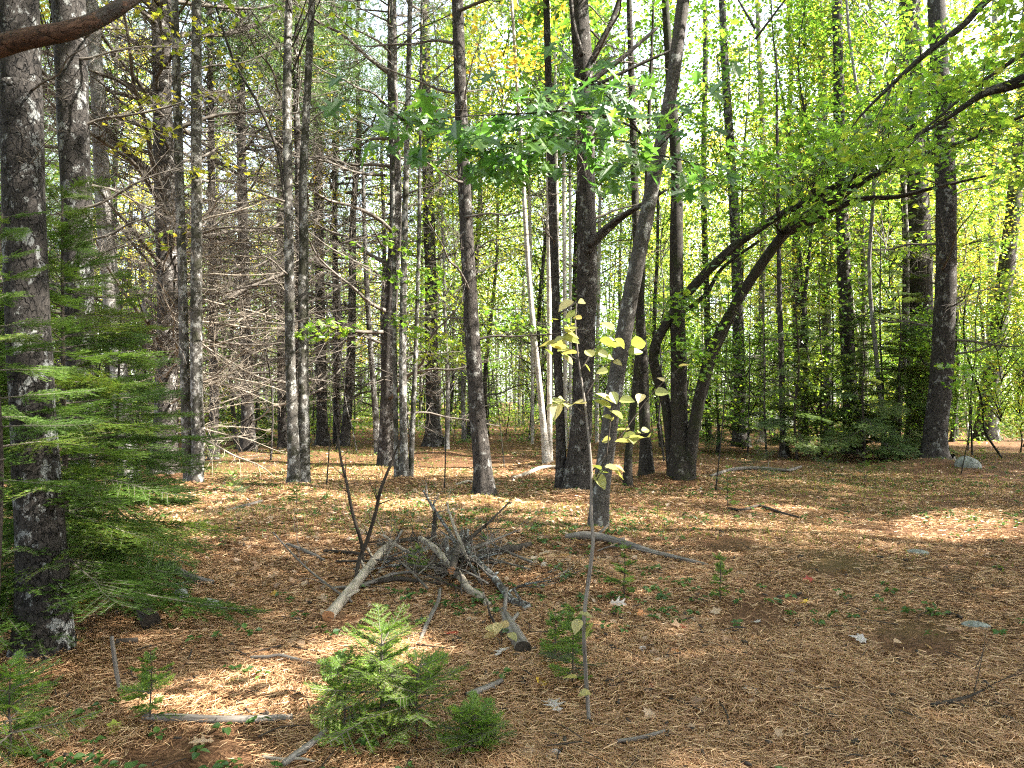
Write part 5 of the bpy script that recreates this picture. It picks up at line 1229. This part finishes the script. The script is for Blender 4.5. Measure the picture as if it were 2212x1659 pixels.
r = np.random.default_rng(91)
for k in range(22):
    an = r.uniform(0, 6.28); L_ = r.uniform(90, 260); ca_, cb_ = r.normal(955, 85), r.normal(1205, 26)
    a0, b0 = ca_ - L_ / 2 * math.cos(an), cb_ - .19 * L_ * math.sin(an); a1, b1 = ca_ + L_ / 2 * math.cos(an), cb_ + .19 * L_ * math.sin(an)
    wood('brush_branch', 'thin tangled dead twig lying across the middle of the brush pile', 'branch', [(a0, b0, 6, r.uniform(.01, .06)), ((a0 + a1) / 2 + r.normal(0, 8), (b0 + b1) / 2 + r.normal(0, 5), 5, r.uniform(.04, .14)), (a1, b1, 3, r.uniform(.02, .2))],
         [M['graywood'], M['darkwood'], M['lichenwood'], M['twig']][k % 4], 120 + k, sides=6, noise=.1, twigs=6)['group'] = 'tangled twigs of the brush pile'
# ------------------------------------------------------------------ rocks
def rock(label, px, py, w, h, seed, mat='rock'):
    r = np.random.default_rng(seed); p = gp(px, py); s = w * p[1] / F / 2; hh = h * p[1] / F
    nu, nv = 22, 12
    u, v = np.meshgrid(np.linspace(0, 6.283, nu, endpoint=False), np.linspace(-.5, 1.5, nv), indexing='xy')
    V = np.stack([np.cos(u) * np.cos(v), np.sin(u) * np.cos(v), np.sin(v)], -1).reshape(-1, 3)
    m_ = 1 + .12 * wave_eval(waves(8, 1.5, 4, 3, seed), V)
    V = V * m_[:, None] * np.array([s, s * .8, hh])
    i, j = np.meshgrid(np.arange(nv - 1), np.arange(nu), indexing='ij'); A = i * nu + j; B = i * nu + (j + 1) % nu
    mb = MB(); mb.add(V, [np.stack([A, B, B + nu, A + nu], -1).reshape(-1, 4), np.arange((nv - 1) * nu, nv * nu)[None]])
    o_ = obj('boulder', mb.mesh('boulder', M[mat], True), None, p); tag(o_, label, 'rock')
rock('small rounded grey boulder at the foot of the stout furrowed pine', 2090, 1008, 52, 22, 1)
rock('small mossy stone by the thick grey branch piece', 391, 1292, 36, 22, 2)
rock('pale angular stone in front of the small mossy one', 455, 1312, 44, 20, 3)
rock('flat grey stone nearly buried in the open needles', 1985, 1196, 46, 8, 4)
rock('dark flat stone sunk in needles near the picture edge', 2110, 1352, 56, 8, 5)
rock('large leafy boulder far off behind the brown straight trunk', 1655, 925, 110, 42, 6)

# ------------------------------------------------------------------ single fallen leaves
FL = [(1742, 1300, 'yellow', 'm', 'bright yellow maple leaf alone on the open needles'), (1720, 1450, 'grey', 'o', 'large curled grey leaf lying on open needles'), (1638, 1344, 'grey', 'm', 'pale grey leaf beside another pale leaf, below the narrow upright seedling'),
      (1697, 1341, 'tan', 'm', 'pale tan leaf next to the paired grey one'), (1607, 1477, 'grey', 'o', 'round whitish leaf on needles toward the yellow sapling'), (1747, 1258, 'red', 'm', 'orange-red leaf behind the bright yellow one'), (1523, 1242, 'orange', 'm', 'orange maple leaf at the tip of the weathered limb'),
      (1613, 1235, 'grey', 'o', 'silvery leaf just past the orange leaf'), (1842, 1410, 'green', 'o', 'fresh green leaf flat on the open needle floor'), (1477, 1352, 'red', 'm', 'deep red leaf between seedlings near the yellow sapling'), (1411, 1485, 'red', 'v', 'coral-red leaf near the yellow sapling stem'),
      (1460, 1402, 'orange', 'v', 'rounded orange-tan leaf on the needles'), (1315, 1302, 'grey', 'o', 'white upturned leaf below the thin flat-topped seedling'), (1183, 1218, 'grey', 'v', 'white curled leaf on the needle mound'), (1168, 1482, 'yellow', 'v', 'cream-yellow leaf beside the loose seedling'),
      (1208, 1539, 'grey', 'o', 'crumpled pale leaf near the sapling foot'), (1232, 1523, 'tan', 'v', 'upright tan leaf at the sapling foot'), (1128, 1627, 'tan', 'm', 'pinkish dry leaf beside the low spreading seedling'), (978, 1364, 'red', 'm', 'brown-red leaf in front of the brush pile'),
      (1071, 1418, 'grey', 'o', 'broad pale leaf by the dark-ended log'), (1184, 1624, 'grey', 'v', 'flat grey leaf near the lower edge'), (1378, 1328, 'orange', 'm', 'brown-orange leaf past the yellow sapling'), (585, 1282, 'yellow', 'v', 'golden leaf among shaded needles near the long thin whip'),
      (262, 1567, 'lime', 'm', 'lime-yellow leaf before the long pale stick'), (464, 1601, 'tan', 'o', 'tan oak leaf in front of the long pale stick'), (157, 1305, 'yellow', 'o', 'yellow leaf beside the thick pine base'), (475, 1477, 'grey', 'v', 'whitish leaf on the sunlit needles'),
      (590, 1389, 'tan', 'm', 'curled tan leaf above the sunlit needle patch'), (1300, 1475, 'tan', 'o', 'dry tan leaf just past the sapling stem'), (1380, 1400, 'grey', 'v', 'grey leaf among green herbs past the sapling'), (1870, 1385, 'grey', 'm', 'ashen leaf fragment on the open needle floor'), (1950, 1390, 'tan', 'v', 'small tan leaf on open needles toward the dark flat stone')]
r = np.random.default_rng(70)
for a, b, c, sh, lab in FL:
    p = gp(a, b, .012); mb = MB()
    sz = {'m': .10, 'o': .13, 'v': .085}[sh] * r.uniform(.85, 1.15)
    leaves(mb, {'m': MAPLE, 'o': OAK, 'v': OVATE}[sh], np.zeros((1, 3)), np.array([[r.normal(0, .3), -.25 + r.normal(0, .3), 1.]]), sz, r)
    # drop the leaf so that it rests on the floor
    o_ = obj('fallen_leaf', mb.mesh('fallen_leaf', M['f_' + c]), None, p); tag(o_, lab, 'leaf', 'single leaves fallen on the needles')

for o_ in list(bpy.data.objects):
    if o_.type == 'EMPTY' and not o_.children and 'label' not in o_: bpy.data.objects.remove(o_)
